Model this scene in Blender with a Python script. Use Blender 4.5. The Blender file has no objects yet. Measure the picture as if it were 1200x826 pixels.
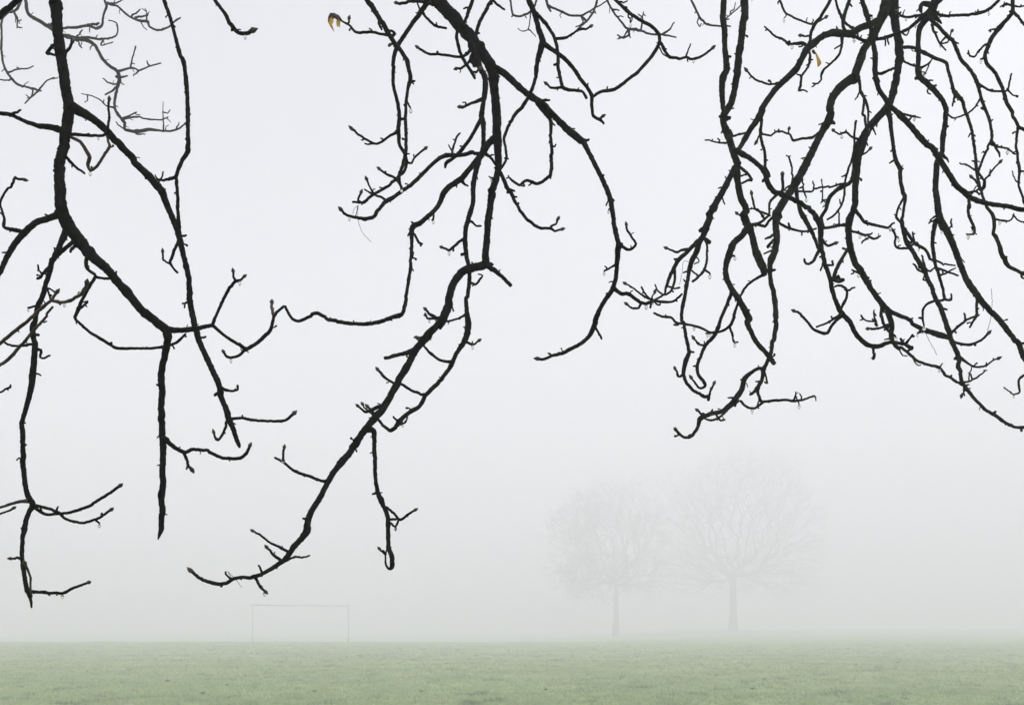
import bpy, bmesh, math, random
import numpy as np
from mathutils import Vector, noise

random.seed(7)
rng = np.random.default_rng(7)
S = bpy.context.scene
COL = S.collection

# ------------------------------------------------------------------ render
S.render.engine = 'CYCLES'
S.cycles.volume_bounces = 10
S.cycles.max_bounces = 14
S.cycles.diffuse_bounces = 3
S.cycles.use_denoising = True
S.view_settings.view_transform = 'Standard'
S.view_settings.look = 'None'
S.view_settings.gamma = 1
S.view_settings.exposure = EXPOSURE = 0.91
S.view_settings.use_curve_mapping = False

# ------------------------------------------------------------------ camera
EYE = 1.5
F = 1200 * 35 / 36            # focal length in pixels of the 1200 px wide photograph
HORIZON = 736                 # the eye level in that photograph
cam = bpy.data.objects.new('camera', bpy.data.cameras.new('camera'))
COL.objects.link(cam)
cam.location = (0, 0, EYE)
cam.rotation_euler = (math.radians(90), 0, 0)
cam.data.lens = 35
cam.data.sensor_width = 36
cam.data.shift_y = (HORIZON - 413) / 1200
cam.data.clip_start = 0.05
cam.data.clip_end = 2000
S.camera = cam

# ------------------------------------------------------------------ daylight
w = bpy.data.worlds.new('World')
S.world = w
w.use_nodes = True
nt = w.node_tree
nt.nodes.clear()
sky = nt.nodes.new('ShaderNodeTexSky')
sky.sky_type = 'NISHITA'
sky.sun_disc = False
SUN_EL, SUN_AZ = math.radians(58), math.radians(98)
sky.sun_elevation = SUN_EL
sky.sun_rotation = SUN_AZ
sky.air_density = 1.0
sky.dust_density = 4.0
hsv = nt.nodes.new('ShaderNodeHueSaturation')      # an overcast sky: nearly no blue left
hsv.inputs['Saturation'].default_value = 0.16
bg = nt.nodes.new('ShaderNodeBackground')
bg.inputs['Strength'].default_value = 0.15
wo = nt.nodes.new('ShaderNodeOutputWorld')
nt.links.new(sky.outputs[0], hsv.inputs['Color'])
nt.links.new(hsv.outputs[0], bg.inputs['Color'])
nt.links.new(bg.outputs[0], wo.inputs[0])
sl = bpy.data.lights.new('sun', 'SUN')
sl.energy = 0.5
sl.angle = math.radians(40)
sl.color = (1.0, 0.95, 0.95)
so = bpy.data.objects.new('sun', sl)
COL.objects.link(so)
so.rotation_euler = (math.radians(90) - SUN_EL, 0, math.pi - SUN_AZ)

# ------------------------------------------------------------------ materials
def mat(name, rough=0.8, spec=0.3):
    m = bpy.data.materials.new(name)
    m.use_nodes = True
    n = m.node_tree.nodes
    b = n['Principled BSDF']
    b.inputs['Roughness'].default_value = rough
    b.inputs['Specular IOR Level'].default_value = spec
    return m, m.node_tree, b

def mottled(name, colours, scale, rough=0.8, spec=0.3, bump=0.0, bump_scale=None, stretch=(1, 1, 1), detail=5, dist=0.01):
    m, t, b = mat(name, rough, spec)
    tc = t.nodes.new('ShaderNodeTexCoord')
    mp = t.nodes.new('ShaderNodeMapping')
    mp.inputs['Scale'].default_value = stretch
    nz = t.nodes.new('ShaderNodeTexNoise')
    nz.inputs['Scale'].default_value = scale
    nz.inputs['Detail'].default_value = detail
    nz.inputs['Roughness'].default_value = 0.65
    cr = t.nodes.new('ShaderNodeValToRGB')
    els = cr.color_ramp.elements
    k = len(colours)
    while len(els) < k:
        els.new(0.5)
    for i, c in enumerate(colours):
        els[i].position = 0.32 + 0.36 * i / (k - 1)
        els[i].color = (*c, 1)
    L = t.links.new
    L(tc.outputs['Object'], mp.inputs[0]); L(mp.outputs[0], nz.inputs['Vector'])
    L(nz.outputs[0], cr.inputs[0]); L(cr.outputs[0], b.inputs['Base Color'])
    if bump:
        n2 = t.nodes.new('ShaderNodeTexNoise')
        n2.inputs['Scale'].default_value = bump_scale or scale * 4
        n2.inputs['Detail'].default_value = 4
        bp = t.nodes.new('ShaderNodeBump')
        bp.inputs['Strength'].default_value = bump
        bp.inputs['Distance'].default_value = dist
        L(mp.outputs[0], n2.inputs['Vector']); L(n2.outputs[0], bp.inputs['Height']); L(bp.outputs[0], b.inputs['Normal'])
    return m

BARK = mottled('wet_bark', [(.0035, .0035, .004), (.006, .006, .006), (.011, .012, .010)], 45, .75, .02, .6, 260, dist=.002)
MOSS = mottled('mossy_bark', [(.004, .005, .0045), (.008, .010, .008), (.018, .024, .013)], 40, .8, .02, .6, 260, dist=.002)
YOUNG = mottled('young_twig_bark', [(.014, .007, .006), (.032, .017, .014), (.07, .048, .042)], 70, .5, .2, .3, 300, dist=.001)
BUD = mottled('bud_scales', [(.018, .012, .011), (.035, .022, .018), (.05, .035, .028)], 120, .4, .25)
FAR_BARK = mottled('park_tree_bark', [(.03, .03, .026), (.05, .05, .042), (.075, .075, .06)], 2.0, .9, .1, .5, 9, dist=.03)
DARK_LEAF = mottled('brown_leaf', [(.014, .006, .005), (.034, .015, .009), (.075, .03, .014)], 60, .6, .25, .4, 200, dist=.002)
LEAF = mottled('withered_leaf', [(.34, .17, .02), (.52, .30, .04), (.66, .44, .10)], 60, .7, .2, .4, 200, dist=.002)
OLD_LEAF = mottled('clinging_leaf', [(.05, .04, .02), (.09, .07, .035), (.12, .10, .05)], 3, .8, .1)
FALLEN = mottled('rotting_leaf', [(.014, .010, .007), (.03, .022, .014), (.05, .038, .022)], 30, .7, .2)
PAINT = mottled('worn_goal_paint', [(.50, .51, .51), (.58, .59, .59), (.65, .65, .64)], 3, .6, .3)
DROP = bpy.data.materials.new('water_drop')
DROP.use_nodes = True
_b = DROP.node_tree.nodes['Principled BSDF']
_b.inputs['Transmission Weight'].default_value = 1.0
_b.inputs['IOR'].default_value = 1.33
_b.inputs['Roughness'].default_value = .02

# ------------------------------------------------------------------ helpers
def thing(name, label, cat, loc, group=None):
    o = bpy.data.objects.new(name, None)
    o.empty_display_size = 0.3
    COL.objects.link(o)
    o.location = loc
    o['label'] = label
    o['category'] = cat
    if group:
        o['group'] = group
    return o

WORLD_LOC = {}
def part(name, verts, faces, mats, parent, mat_idx=None, smooth=True, origin=None):
    """ONE mesh object from world-space vertices, its origin at `origin`, under `parent`."""
    v = np.asarray(verts, dtype=np.float64)
    org = np.asarray(origin if origin is not None else v[0], dtype=np.float64)
    me = bpy.data.meshes.new(name)
    me.from_pydata((v - org).tolist(), [], faces)
    for m in (mats if isinstance(mats, (list, tuple)) else [mats]):
        me.materials.append(m)
    if mat_idx is not None:
        me.polygons.foreach_set('material_index', np.asarray(mat_idx, dtype=np.int32))
    if smooth:
        me.polygons.foreach_set('use_smooth', np.ones(len(me.polygons), dtype=bool))
    me.update()
    o = bpy.data.objects.new(name, me)
    COL.objects.link(o)
    if parent is not None:
        o.parent = parent
        base = WORLD_LOC.get(parent.name, np.array(parent.location))
        o.location = org - base
    else:
        o.location = org
    WORLD_LOC[o.name] = org
    return o

def catmull(P, step):
    """resample a polyline with columns x,y,z,r through a centripetal-ish Catmull-Rom spline"""
    P = np.asarray(P, float)
    if len(P) < 3:
        n = max(2, int(np.linalg.norm(P[1, :3] - P[0, :3]) / step) + 1)
        t = np.linspace(0, 1, n)[:, None]
        return P[0] * (1 - t) + P[1] * t
    Q = np.vstack([2 * P[0] - P[1], P, 2 * P[-1] - P[-2]])
    out = []
    for i in range(1, len(Q) - 2):
        p0, p1, p2, p3 = Q[i - 1], Q[i], Q[i + 1], Q[i + 2]
        n = max(1, int(round(np.linalg.norm(p2[:3] - p1[:3]) / step)))
        for k in range(n):
            t = k / n
            # tension 0.42: close to straight between nodes, as twigs are
            m1, m2 = (p2 - p0) * 0.42, (p3 - p1) * 0.42
            h = (2*t**3 - 3*t*t + 1) * p1 + (t**3 - 2*t*t + t) * m1 + (-2*t**3 + 3*t*t) * p2 + (t**3 - t*t) * m2
            h[3] = p1[3] * (1 - t) + p2[3] * t
            out.append(h)
    out.append(Q[-2])
    return np.array(out)

class Tubes:
    def __init__(self):
        self.v, self.f, self.m, self.n = [], [], [], 0
    def add(self, P, sides=8, mi=0, rough=0.0, cut=False):
        P = np.asarray(P, float)
        k = len(P)
        T = np.gradient(P[:, :3], axis=0)
        T /= np.linalg.norm(T, axis=1)[:, None] + 1e-12
        a = np.array([0., 0, 1]) if abs(T[0][2]) < .8 else np.array([1., 0, 0])
        u = np.cross(T[0], a); u /= np.linalg.norm(u)
        ang = np.arange(sides) * 2 * math.pi / sides
        ca, sa = np.cos(ang), np.sin(ang)
        rings = []
        for i in range(k):
            u = u - T[i] * np.dot(u, T[i]); u /= np.linalg.norm(u) + 1e-12
            b = np.cross(T[i], u)
            r = P[i, 3] * (1 + rough * rng.normal(0, 1, sides)) if rough else P[i, 3] * np.ones(sides)
            rings.append(P[i, :3] + (ca * r)[:, None] * u + (sa * r)[:, None] * b)
        # rounded end
        e = 0.3 if cut else 0.9
        rings.append(P[-1, :3] + T[-1] * P[-1, 3] * e * .6 + (rings[-1] - P[-1, :3]) * (.9 if cut else .66))
        tip = P[-1, :3] + T[-1] * P[-1, 3] * e
        V = np.vstack(rings + [tip[None], P[0, :3][None]])
        base = self.n
        R = len(rings)
        for i in range(R - 1):
            for j in range(sides):
                j2 = (j + 1) % sides
                self.f.append((base + i*sides + j, base + i*sides + j2, base + (i+1)*sides + j2, base + (i+1)*sides + j))
        for j in range(sides):
            j2 = (j + 1) % sides
            self.f.append((base + (R-1)*sides + j, base + (R-1)*sides + j2, base + R*sides))
            self.f.append((base + j2, base + j, base + R*sides + 1))
        nf = (R - 1) * sides + 2 * sides
        self.m += [mi] * nf
        self.v.append(V)
        self.n += len(V)
    def build(self, name, mats, parent, origin=None):
        return part(name, np.vstack(self.v), self.f, mats, parent, self.m, origin=origin)

# ------------------------------------------------------------------ ground
def sstep(a, b, x):
    t = np.clip((x - a) / (b - a), 0, 1)
    return t * t * (3 - 2 * t)

def ground_z(x, y):
    """a park field that rises gently to a low crest; on the left it falls away beyond it"""
    x = np.asarray(x, float); y = np.asarray(y, float)
    rise = -0.087 + 0.0064 * np.clip(y, -40, 76)
    right = 0.0078 * (np.clip(y, 76, 150) - 76) + 0.003 * (np.clip(y, 150, 300) - 150)
    left = -0.6 * sstep(76, 115, y)
    k = sstep(-5, 28, x - (y - 90) * .1)
    z = rise + k * right + (1 - k) * left
    z = z + .045 * np.sin(x * .11 + 1.3) * np.sin(y * .07) * sstep(15, 40, y)
    z = z + (.018 * np.sin(x * .9 + 2 * np.sin(y * .31)) + .015 * np.sin(y * 1.3 + 1.7 * np.sin(x * .43)))
    return z

FOG, FOG_COL = 0.0158, (.917, .899, .964, 1)
GRASS_A, GRASS_B, GRASS_C, GRASS_D, GRASS_E = (.035, .085, .016), (.30, .42, .155), (.075, .165, .035), (.27, .37, .13), (.32, .35, .17)
SPEC = """
# LEFT
L1 - B d1.30 c @A 250,-90,56 255,-40,56 260,60,56 268,160,54 275,230,56 290,330,55 305,420,56 320,480,58 315,540,56 305,600,54 295,660,54 282,730,52 272,800,52 @B 272,20,52 275,70,54 274,130,58 285,190,66 310,250,70 345,300,66 385,350,60 430,400,54 490,450,48 540,510,45 600,580,44 660,650,44 720,705,46 760,735,48 768,770,38 @C 765,10,34 752,80,34 745,160,33 743,240,32 745,330,32 750,420,33 757,470,34 755,540,30 750,640,30 746,720,30 748,800,30 @D 748,200,32 745,270,28 738,295,18 728,323,4
L2 L1 B @A 335,495,62 385,520,48 440,560,38 500,610,36 550,670,36 600,725,36 650,780,36 690,815,38 @B 720,60,38 750,95,42 770,150,30 795,210,29 818,270,28 835,330,30 855,420,26 868,500,26 878,580,28 888,660,29 900,730,32 915,780,30 @C 935,30,28 965,95,28 995,165,30 1012,215,30 1035,290,28 1055,350,32 1080,420,24 1098,470,20 1104,487,10
L3 - B d1.25 @A 735,-70,15 755,0,16 785,80,18 800,130,17 825,220,18 848,300,20 858,380,20 862,470,20 862,560,20 864,640,20 865,700,24 840,740,18 820,790,17 812,815,18 @B 812,30,16 818,100,16 822,180,16 822,240,16 825,290,16 815,340,14 800,390,14 787,425,12 800,450,10 818,470,10
_ L3 b @B 787,430,9 768,425,8 752,405,8 750,378,9
_ L3 @B 812,30,14 770,42,12 738,48,10 720,35,7 715,20,5
_ L2 @B 735,45,8 750,25,7 752,5,6
L4 L1 B @A 285,600,32 240,588,30 170,580,22 110,555,18 50,530,20 0,525,18 -40,515,18 -90,490,18
_ L4 @A 60,525,10 95,508,9
L4r L1 B @A 320,618,18 400,622,14 450,625,12 490,617,12 497,560,11 500,500,10 503,462,9 b
_ L1 r @A 330,630,14 370,655,16 395,690,18 412,725,20 405,760,16 415,788,12 440,775,13 465,745,13 490,700,13 503,675,13 495,640,11 492,622,10
_ L1 @A 305,725,16 345,765,12 390,800,9
_ L1 @A 260,205,16 215,240,15 250,255,11
_ L1 b @A 295,245,12 322,220,12 332,197,11
L0 - B d1.38 @A 160,-90,26 110,-30,25 60,20,26 0,75,27 -50,120,26
L5 L1 B @B 262,205,35 210,220,30 160,245,30 115,280,32 75,325,30 40,385,26 10,450,24 -30,530,22 -60,650,20 -75,800,18 -85,900,16
_ L5 b @B 100,280,20 60,270,20 20,258,14 20,225,12 8,180,10 0,150,10 20,110,10 45,75,10 68,30,12 80,38,11 105,40,10
_ L5 @B 35,380,8 10,378,6
L6 L1 B @B 305,275,32 280,330,26 255,390,28 230,460,24 210,530,22 185,600,24 165,660,24 152,720,26 155,780,26 @C 160,10,28 155,80,30 148,150,34 145,200,30 130,270,24 110,350,22 103,400,24 104,480,24 110,560,26 115,640,24 125,700,26 148,755,28 @D 128,200,22 112,260,26 104,320,20 100,380,20 104,440,20 115,520,22 125,560,24 135,590,18 145,635,7
_ L6 @C 165,40,14 190,40,12 185,72,10 205,78,9 230,65,8
_ L6 @C 160,145,10 188,157,7
_ L6 b @D 95,405,14 70,413,10 55,410,9
_ L6 b r @D 130,575,8 148,585,8 140,540,9 140,500,10 127,460,12 118,438,11
_ L6 b @D 128,558,18 200,565,14 290,568,14 345,545,13 385,530,11 405,521,10
_ L6 b @D 150,170,16 205,207,16 260,205,13 320,200,14 380,180,14 440,150,14 520,98,14 548,78,12
_ L6 b @D 155,168,14 215,180,14 255,188,14 300,225,12 340,238,12 390,243,12 450,225,12 490,200,12 508,188,11
_ L6 @D 260,190,8 268,170,6
_ L6 @D 440,235,8 458,247,9
_ L6 r @D 125,145,22 80,150,14 0,175,11 -40,188,11
_ L5 b @D -40,215,8 15,200,8 45,188,9 58,180,9
_ L1 @B 345,320,16 300,365,20 260,400,18 225,445,14 190,485,12 172,498,12
_ L1 @B 205,470,9 190,475,9 175,435,8
_ L1 @B 350,340,14 325,375,12
YR L5 B r b @B -75,860,14 -30,825,14 0,800,16 60,745,16 110,705,16 150,670,14 205,628,14 240,595,12 260,565,11
_ YR b r @B 235,595,14 280,605,14 330,595,14 370,570,16 385,540,16 398,522,14
_ YR @B 222,540,7 224,565,8 232,592,9
YS L5 B r @C -60,140,14 0,108,14 40,75,16 80,35,14 @B 115,785,12 175,715,12 215,670,10 243,628,9
_ L6 @B 148,798,12 90,806,10 45,803,10 20,790,9
_ L5 @C -60,250,8 5,230,8 25,217,9 47,211,10 49,200,7
_ L6 @B 165,625,9 130,632,9
_ L6 @B 160,760,10 178,757,14
L7 L1 B @B 405,385,20 397,430,18 410,460,14 440,485,14 420,520,16 395,560,16 375,600,16 360,640,16 345,675,16 350,688,14 380,715,12 430,755,14 490,797,16 @C 510,20,14 560,32,14 640,32,12 720,32,12 780,20,12 810,10,11 @B 840,770,10 855,752,9
_ L7 @B 440,485,12 470,493,11 505,497,12
_ L7 @B 372,635,9 395,615,8 405,603,8 385,606,6
L8 L1 B @B 765,735,34 800,738,28 860,735,26 920,725,22 975,715,18 1020,750,14 1060,780,14 1100,800,16 @E 120,405,18 150,425,20 190,405,17 230,375,18 262,345,17 275,300,14 282,275,15 300,255,12 325,232,12
_ L8 b @B 978,712,16 1000,670,12 1025,610,14 1055,550,14 1085,510,15 1078,490,10 1076,470,9
_ L8 b @B 1085,510,12 1110,500,10 1122,491,9
_ L8 b r @E 282,275,14 268,240,13 270,218,12
_ L8 b @E 150,428,14 125,455,12 85,465,12 62,455,11 50,445,10
_ L2 @C 1020,210,13 1060,225,11 1090,228,10 1095,203,10
_ L2 b @C 1070,350,14 1160,362,14 @E 200,757,13 290,762,12 330,757,12 355,740,13 368,728,12
_ L2 b @C 1045,370,12 1025,420,11 1002,455,11 990,440,10 987,425,9
_ L2 @C 1005,240,14 990,248,14
_ L2 @B 880,605,9 855,610,9 850,632,7
_ L2 @B 832,298,10 858,298,9
_ L2 @B 920,775,10 948,765,9
_ L1 @B 525,480,9 537,465,7
L1s L1 B b @C 762,450,28 780,470,24 810,495,20 850,515,20 880,502,18 910,498,16 950,503,16 1000,525,16 1050,540,16 1100,540,16 1135,515,15 1150,485,12
_ L1s b @C 850,520,14 865,560,14 880,585,13
L9 - B d1.45 b @A 950,-90,17 970,-40,18 990,0,18 1030,60,18 1075,125,22 1100,150,17 1140,155,15 1155,146,14
_ L9 @A 1075,125,14 1068,142,10
# GREY TOP LEFT
G1 - B g d5.6 @A 125,-90,20 120,-30,18 122,30,18 140,70,20 180,95,20 225,125,20 295,165,20 345,178,26 400,185,24 440,210,18 470,265,18 510,310,18 540,335,18 550,370,24 540,410,14 528,460,14 530,500,14 555,540,14 575,575,16 580,600,16 630,608,20 690,597,17 740,603,9 790,603,10 830,590,9 855,568,8
_ G1 @A 545,330,11 600,320,9 640,325,8 690,305,7 742,292,6
_ G1 @A 600,320,8 610,270,7 625,215,6
_ G1 @A 690,305,8 678,282,6
_ G1 @A 640,325,8 615,350,6
_ G1 @A 550,380,9 520,390,8 490,380,7 475,362,6
_ G1 @A 540,400,10 515,420,9 485,438,7
_ G1 @A 530,500,9 490,490,7 450,455,6 375,432,4
_ G1 @A 575,548,9 640,545,8 700,550,7 750,550,6 775,540,5
_ G1 @A 755,548,6 752,510,4 752,470,3
_ G1 @A 570,545,9 600,535,7 630,518,6
_ G1 @A 630,622,8 670,620,5
_ G1 @A 580,600,8 550,580,7 535,562,5
_ G1 @A 815,592,8 825,565,5
G1b G1 B g @A 345,178,16 420,178,12 475,180,10 520,170,8 540,150,7 542,110,7 525,98,6 500,95,5
_ G1b @A 475,180,7 465,210,6 520,195,5
_ G1 @A 350,175,7 380,140,5
_ G1 @A 360,185,8 378,222,6
_ G1 @A 535,355,12 570,358,10 588,350,6
G2 G1 B g @A 215,118,12 295,128,12 350,128,14 400,118,14 440,135,15 468,118,13 475,70,10 490,30,14 480,0,10 470,-30,9
_ G2 @A 400,118,12 455,108,11 
G2b G2 B g @A 490,18,12 540,30,10 580,65,10 610,85,10 650,98,13 685,100,14 690,120,10 730,138,10 780,122,8 815,90,8 832,82,6
_ G2b @A 610,80,8 645,45,6
_ G2b @A 625,82,9 680,72,8 682,62,6
_ G2b @A 675,75,6 668,40,4
_ G2 @A 490,18,8 530,12,7 570,0,6 620,-30,5
G3 G1 B g @A 122,-60,16 100,-10,16 75,42,13 40,58,12 15,80,11 6,110,10 4,160,10 3,230,12 15,300,11 40,345,12 80,385,12 120,405,10 165,412,12 190,420,8
_ G3 @A 60,50,9 80,90,8 78,130,6
_ G3 @A 80,95,6 98,92,5
_ G3 @A 80,125,6 102,128,4
_ G3 @A 35,335,8 90,320,7 130,318,6 155,305,5
_ G3 @A 40,372,7 0,370,7 -20,372,6
_ G3 @A 175,420,8 145,450,7 115,478,6
_ G3 @A 140,455,6 120,438,5
_ G3 @A 180,415,7 220,375,6 265,360,5
# CENTRE
C1 - B d1.75 b @F 560,-130,80 640,-30,82 690,20,84 740,75,80 790,130,75 840,190,70 880,240,68 930,310,68 970,370,72 985,420,62 992,500,55 997,580,52 1000,660,55 1003,740,58 1006,790,50 @G 1008,130,45 1010,200,42 1000,270,40 980,330,42 965,400,40 955,500,40 945,600,40 941,700,42 @L 657,80,46 645,100,52 610,110,50 560,120,52 510,150,50 475,200,45 458,260,45 450,320,44 425,385,54 390,425,45 340,480,42 290,535,40 258,580,45 240,625,40 205,690,42 170,745,42 @E 815,645,36 790,685,38 760,730,36 715,780,36 @H 880,30,36 845,90,33 790,155,32 745,215,30 720,260,30 690,320,30 655,385,28 637,435,33 632,475,38 605,515,30 565,555,28 530,605,28 490,635,22 430,670,20 385,692,20 330,692,16 285,700,18 250,720,18 205,722,17 150,705,16 120,685,16 100,668,15
_ C1 @H 715,248,16 690,248,14 645,230,14 600,215,15 560,195,12 520,160,12 480,142,9
_ C1 b @H 520,160,11 518,125,10 523,100,9
_ C1 @H 848,90,10 858,115,7
_ C1 @H 635,425,12 610,422,8
_ C1 b @H 545,575,14 500,550,12 455,530,10 415,495,10 383,482,9
_ C1 b @H 510,618,14 480,595,13 460,578,12 447,560,11
_ C1 @H 530,620,10 575,600,12 605,605,10 640,592,7
_ C1 @H 425,668,10 405,638,9
_ C1 b @H 390,695,13 415,735,12 432,755,11
_ C1 @H 278,700,9 258,685,8 253,668,8
C1d C1 B @H 900,8,38 932,20,26 935,60,22 935,110,20 942,180,20 945,250,18 955,305,22 968,330,32 985,370,22 1002,420,22 1005,500,20 1008,560,23 1020,600,25 1015,645,24 1000,652,12 986,630,9 988,595,7 996,562,6
_ C1d b @H 992,590,10 975,575,9 966,565,9
_ C1d b @H 995,372,13 1030,400,12 1052,425,12 1090,405,10 1122,386,9
_ C1d @H 1052,425,10 1035,458,10 1010,440,9
_ C1d @H 950,305,14 930,310,8
_ C1 c @E 930,435,30 860,455,18 790,470,17
_ C1 b @E 790,688,22 740,700,18 705,715,12 680,702,10 670,694,9
_ C1 b @E 715,712,8 695,695,7 690,685,8
_ C1 b @E 1045,290,20 1000,275,14 982,250,10
_ C1 @E 1040,285,12 990,290,10 976,265,9
_ C1 c @L 430,395,26 415,430,20 403,450,14
_ C1 c @L 680,105,34 740,155,22 795,210,22
_ C1 @L 660,88,20 695,95,14
_ C1 b @L 310,495,10 290,500,9 280,496,8
_ C1 @L 605,110,8 580,82,7
C2 C1 B b @F 860,255,44 880,300,40 905,370,36 935,420,32 935,480,36 925,560,26 915,640,34 925,680,30 928,760,26 @G 925,110,24 905,190,32 885,260,30 870,340,30 865,420,26 845,500,30 832,560,28 830,640,28 840,730,26 @L 565,100,25 567,160,24 560,220,24 552,290,24 550,360,28 558,420,40 548,480,38 530,530,30 500,580,26 470,640,24 430,710,24 380,765,26 325,815,26 @E 975,640,22 950,690,20 900,725,20 855,765,24 840,790,20 815,803,18 785,785,14 760,760,12 735,720,12 715,698,11
_ C2 @E 850,760,10 830,740,8
_ C2 @E 850,775,9 880,765,8 895,742,7
_ C2 b @E 970,640,14 910,618,12 870,592,12 830,585,11 790,560,12 770,535,11 762,528,10
_ C2 b @E 1110,483,14 1045,480,12 1000,450,12 970,415,10 945,385,9
_ C2 @L 545,370,14 500,390,10 445,410,12
_ C2 b @L 555,525,14 585,537,11 605,525,10 615,517,9
_ C2 @L 570,190,10 600,205,12 625,175,12 640,152,10 615,148,7
_ C2 b @G 825,610,16 785,640,16 735,680,14 715,670,12 702,662,11
_ C2 @G 862,520,11 890,540,10 915,542,9
_ C2 @G 830,690,14 806,700,18
_ C2 b @F 910,550,20 860,575,14 810,598,14 805,592,12
C2b C2 B @F 915,660,26 880,730,20 840,790,20 @G 800,130,22 760,165,18 725,190,22 716,220,12
C3 C1 B @G 1000,50,44 960,80,38 920,140,38 880,190,34 830,250,32 800,285,34 750,310,32 710,350,34 690,400,28 660,450,26 620,490,26 575,525,30 540,545,32 535,590,28 535,640,20 530,720,20 @L 252,30,18 245,100,19 232,180,18 220,260,20 205,320,22 190,365,23 120,395,20 60,415,18 @E 860,270,18 790,298,18 720,315,18 620,312,18 530,292,17 480,265,18 440,278,15 395,297,14 365,288,13 345,258,12 332,232,11
_ C3 @G 800,285,18 820,305,14 842,322,8
_ C3 @G 650,470,14 650,508,10
_ C3 @G 530,570,16 510,598,8
_ C3 @G 545,590,12 570,630,12 590,642,9
_ C3 @G 545,535,14 530,520,10
_ C3 @G 535,560,10 515,560,6
C3b C3 B b @G 920,145,24 880,140,20 800,150,22 740,150,24 690,165,22 640,205,20 590,255,22 530,310,22 480,345,22 430,380,22 385,405,24 345,450,19 320,490,20 280,500,22 240,497,18 190,485,15 155,465,14 145,457,14
_ C3b b @G 390,402,14 330,370,12 300,325,10 284,290,9
_ C3b b @G 475,335,14 455,290,12 435,270,13 395,255,12 356,230,11
_ C3b @G 760,148,9 735,95,7
_ C3b @G 755,145,10 770,90,10 780,60,10 798,30,9
C5 C3 B b @G 930,140,22 960,155,16 990,190,15 1015,230,18 1035,270,22 1060,330,26 1085,360,24 1110,420,18 @J 30,430,18 70,490,18 110,530,18 165,555,16 210,557,14 235,573,12 270,562,11
_ C5 b @J 210,555,11 240,530,10 254,505,9
_ C5 @G 1050,330,12 1100,350,9
_ C5 @G 1080,370,12 1112,382,9
C6 - B d1.6 @F 230,-100,28 280,-10,28 330,70,28 380,150,28 430,230,26 470,290,24 500,340,27 520,410,24 525,450,27 510,500,18 500,570,18 500,640,18 503,700,22 @G 503,60,19 495,140,20 480,200,21 458,260,18 465,310,14 475,335,12
C6b C1 B @F 650,10,40 615,15,32 570,90,26 520,150,24 480,210,24 445,270,26 430,340,22 427,420,20 435,500,20 455,580,20 462,650,24 455,720,26 @G 460,90,20 485,130,18 503,180,18 490,245,16 440,290,16 390,328,16 335,360,16 300,385,16 260,415,17 235,400,12 248,365,10 b
_ C6b @G 235,415,10 205,410,12
_ C6b @G 310,365,10 270,340,8
C6t C6 B @F 395,195,16 320,180,14 230,185,14 190,145,11 150,122,9 132,108,8
_ C6t b @F 180,130,9 183,110,8
_ C6 b @F 425,235,12 413,247,11
_ C6 @F 440,190,14 400,165,12
_ C6 @F 350,120,16 365,165,10
_ C6b @F 460,660,14 500,660,12
_ C6b b @F 445,725,16 400,760,12 335,795,12 275,772,12 230,745,12 205,718,12
_ C6b @F 320,795,9 285,800,8 272,795,8
_ C6 @F 525,450,14 548,450,10
_ C6 @F 505,560,12 525,600,7
_ C1 b @F 645,15,30 590,12,18 520,12,16 465,22,14 450,18,12
_ C6b @F 585,65,14 620,110,13 660,145,14 722,158,11
_ C6b @F 575,50,9 562,20,8
_ C6b b @G 500,190,10 530,195,10 545,165,10 575,135,10 602,117,10
_ C1 b @F 860,270,22 835,300,16 800,315,14 730,305,14 680,300,13 630,300,13 590,280,12 568,266,11
_ C1 b @F 870,320,18 840,355,13 800,380,12 785,379,10
_ C1 c @F 870,320,40 880,365,30 
C7 - B d1.55 @F 890,-90,22 872,-10,22 845,60,23 825,120,20 790,160,18 780,210,18 800,290,18 830,350,18 865,400,16 880,435,12
_ C7 @F 850,40,10 818,50,8
_ C7 b @F 868,402,10 890,400,10 900,385,10
C8 C1 B @F 880,200,22 890,165,20 900,130,20 930,70,20 975,0,20 1000,-60,20
_ C8 @F 978,2,12 1010,30,12 1045,55,9
_ C1 @F 870,195,14 905,185,10
_ C1 @F 680,40,14 688,72,6
C1b C1 B b @F 975,370,44 1040,405,40 1100,460,36 @I 60,460,36 130,520,36 200,570,40 270,630,36 330,690,40 370,735,45 430,780,44 @J 400,80,36 430,140,26 465,210,26 500,280,28 530,350,30 548,400,30 555,470,26 565,530,26 585,610,28 595,650,30 585,700,26 580,760,27 @K 590,30,26 585,100,24 578,180,24 562,262,28 520,330,26 490,380,26 465,440,34 455,485,32 425,540,24 380,580,22 310,615,22 250,640,20 215,650,16 180,668,14 150,663,14
_ C1b @J 395,75,20 425,65,12
_ C1b @K 215,648,10 200,632,9
C1c C1b B @I 190,575,26 230,630,20 260,670,22 258,740,18 @J 207,40,18 215,110,18 218,200,23 205,265,20 150,310,18 85,292,16 45,320,14 0,292,13 @G 1065,265,8
_ C1c @J 60,300,7 70,325,8 40,318,7
_ C1c @I 262,670,10 285,695,7
_ C1c @J 218,90,9 235,105,9 242,92,8
_ C1b @I 215,562,14 255,555,10
_ C1b @J 535,390,10 520,430,7
_ C1b @J 548,430,10 533,455,7
_ C1b b @J 600,640,20 635,670,16 665,668,14 688,640,13 665,605,11 645,570,11 634,542,10
_ C1b @J 580,755,13 545,772,12 510,792,11
_ C1b @K 460,490,12 495,552,11
C1e C1b B @K 560,270,26 600,298,20 640,300,23 680,330,20 715,355,18 780,345,14 830,350,14 885,345,12 940,305,10
_ C1e b @K 715,355,12 690,385,12 660,380,10 640,364,9
_ C1e b @K 770,335,10 740,325,10 720,315,10 670,275,8 632,250,8
_ C1e @K 770,340,10 735,300,9 715,265,8
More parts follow.
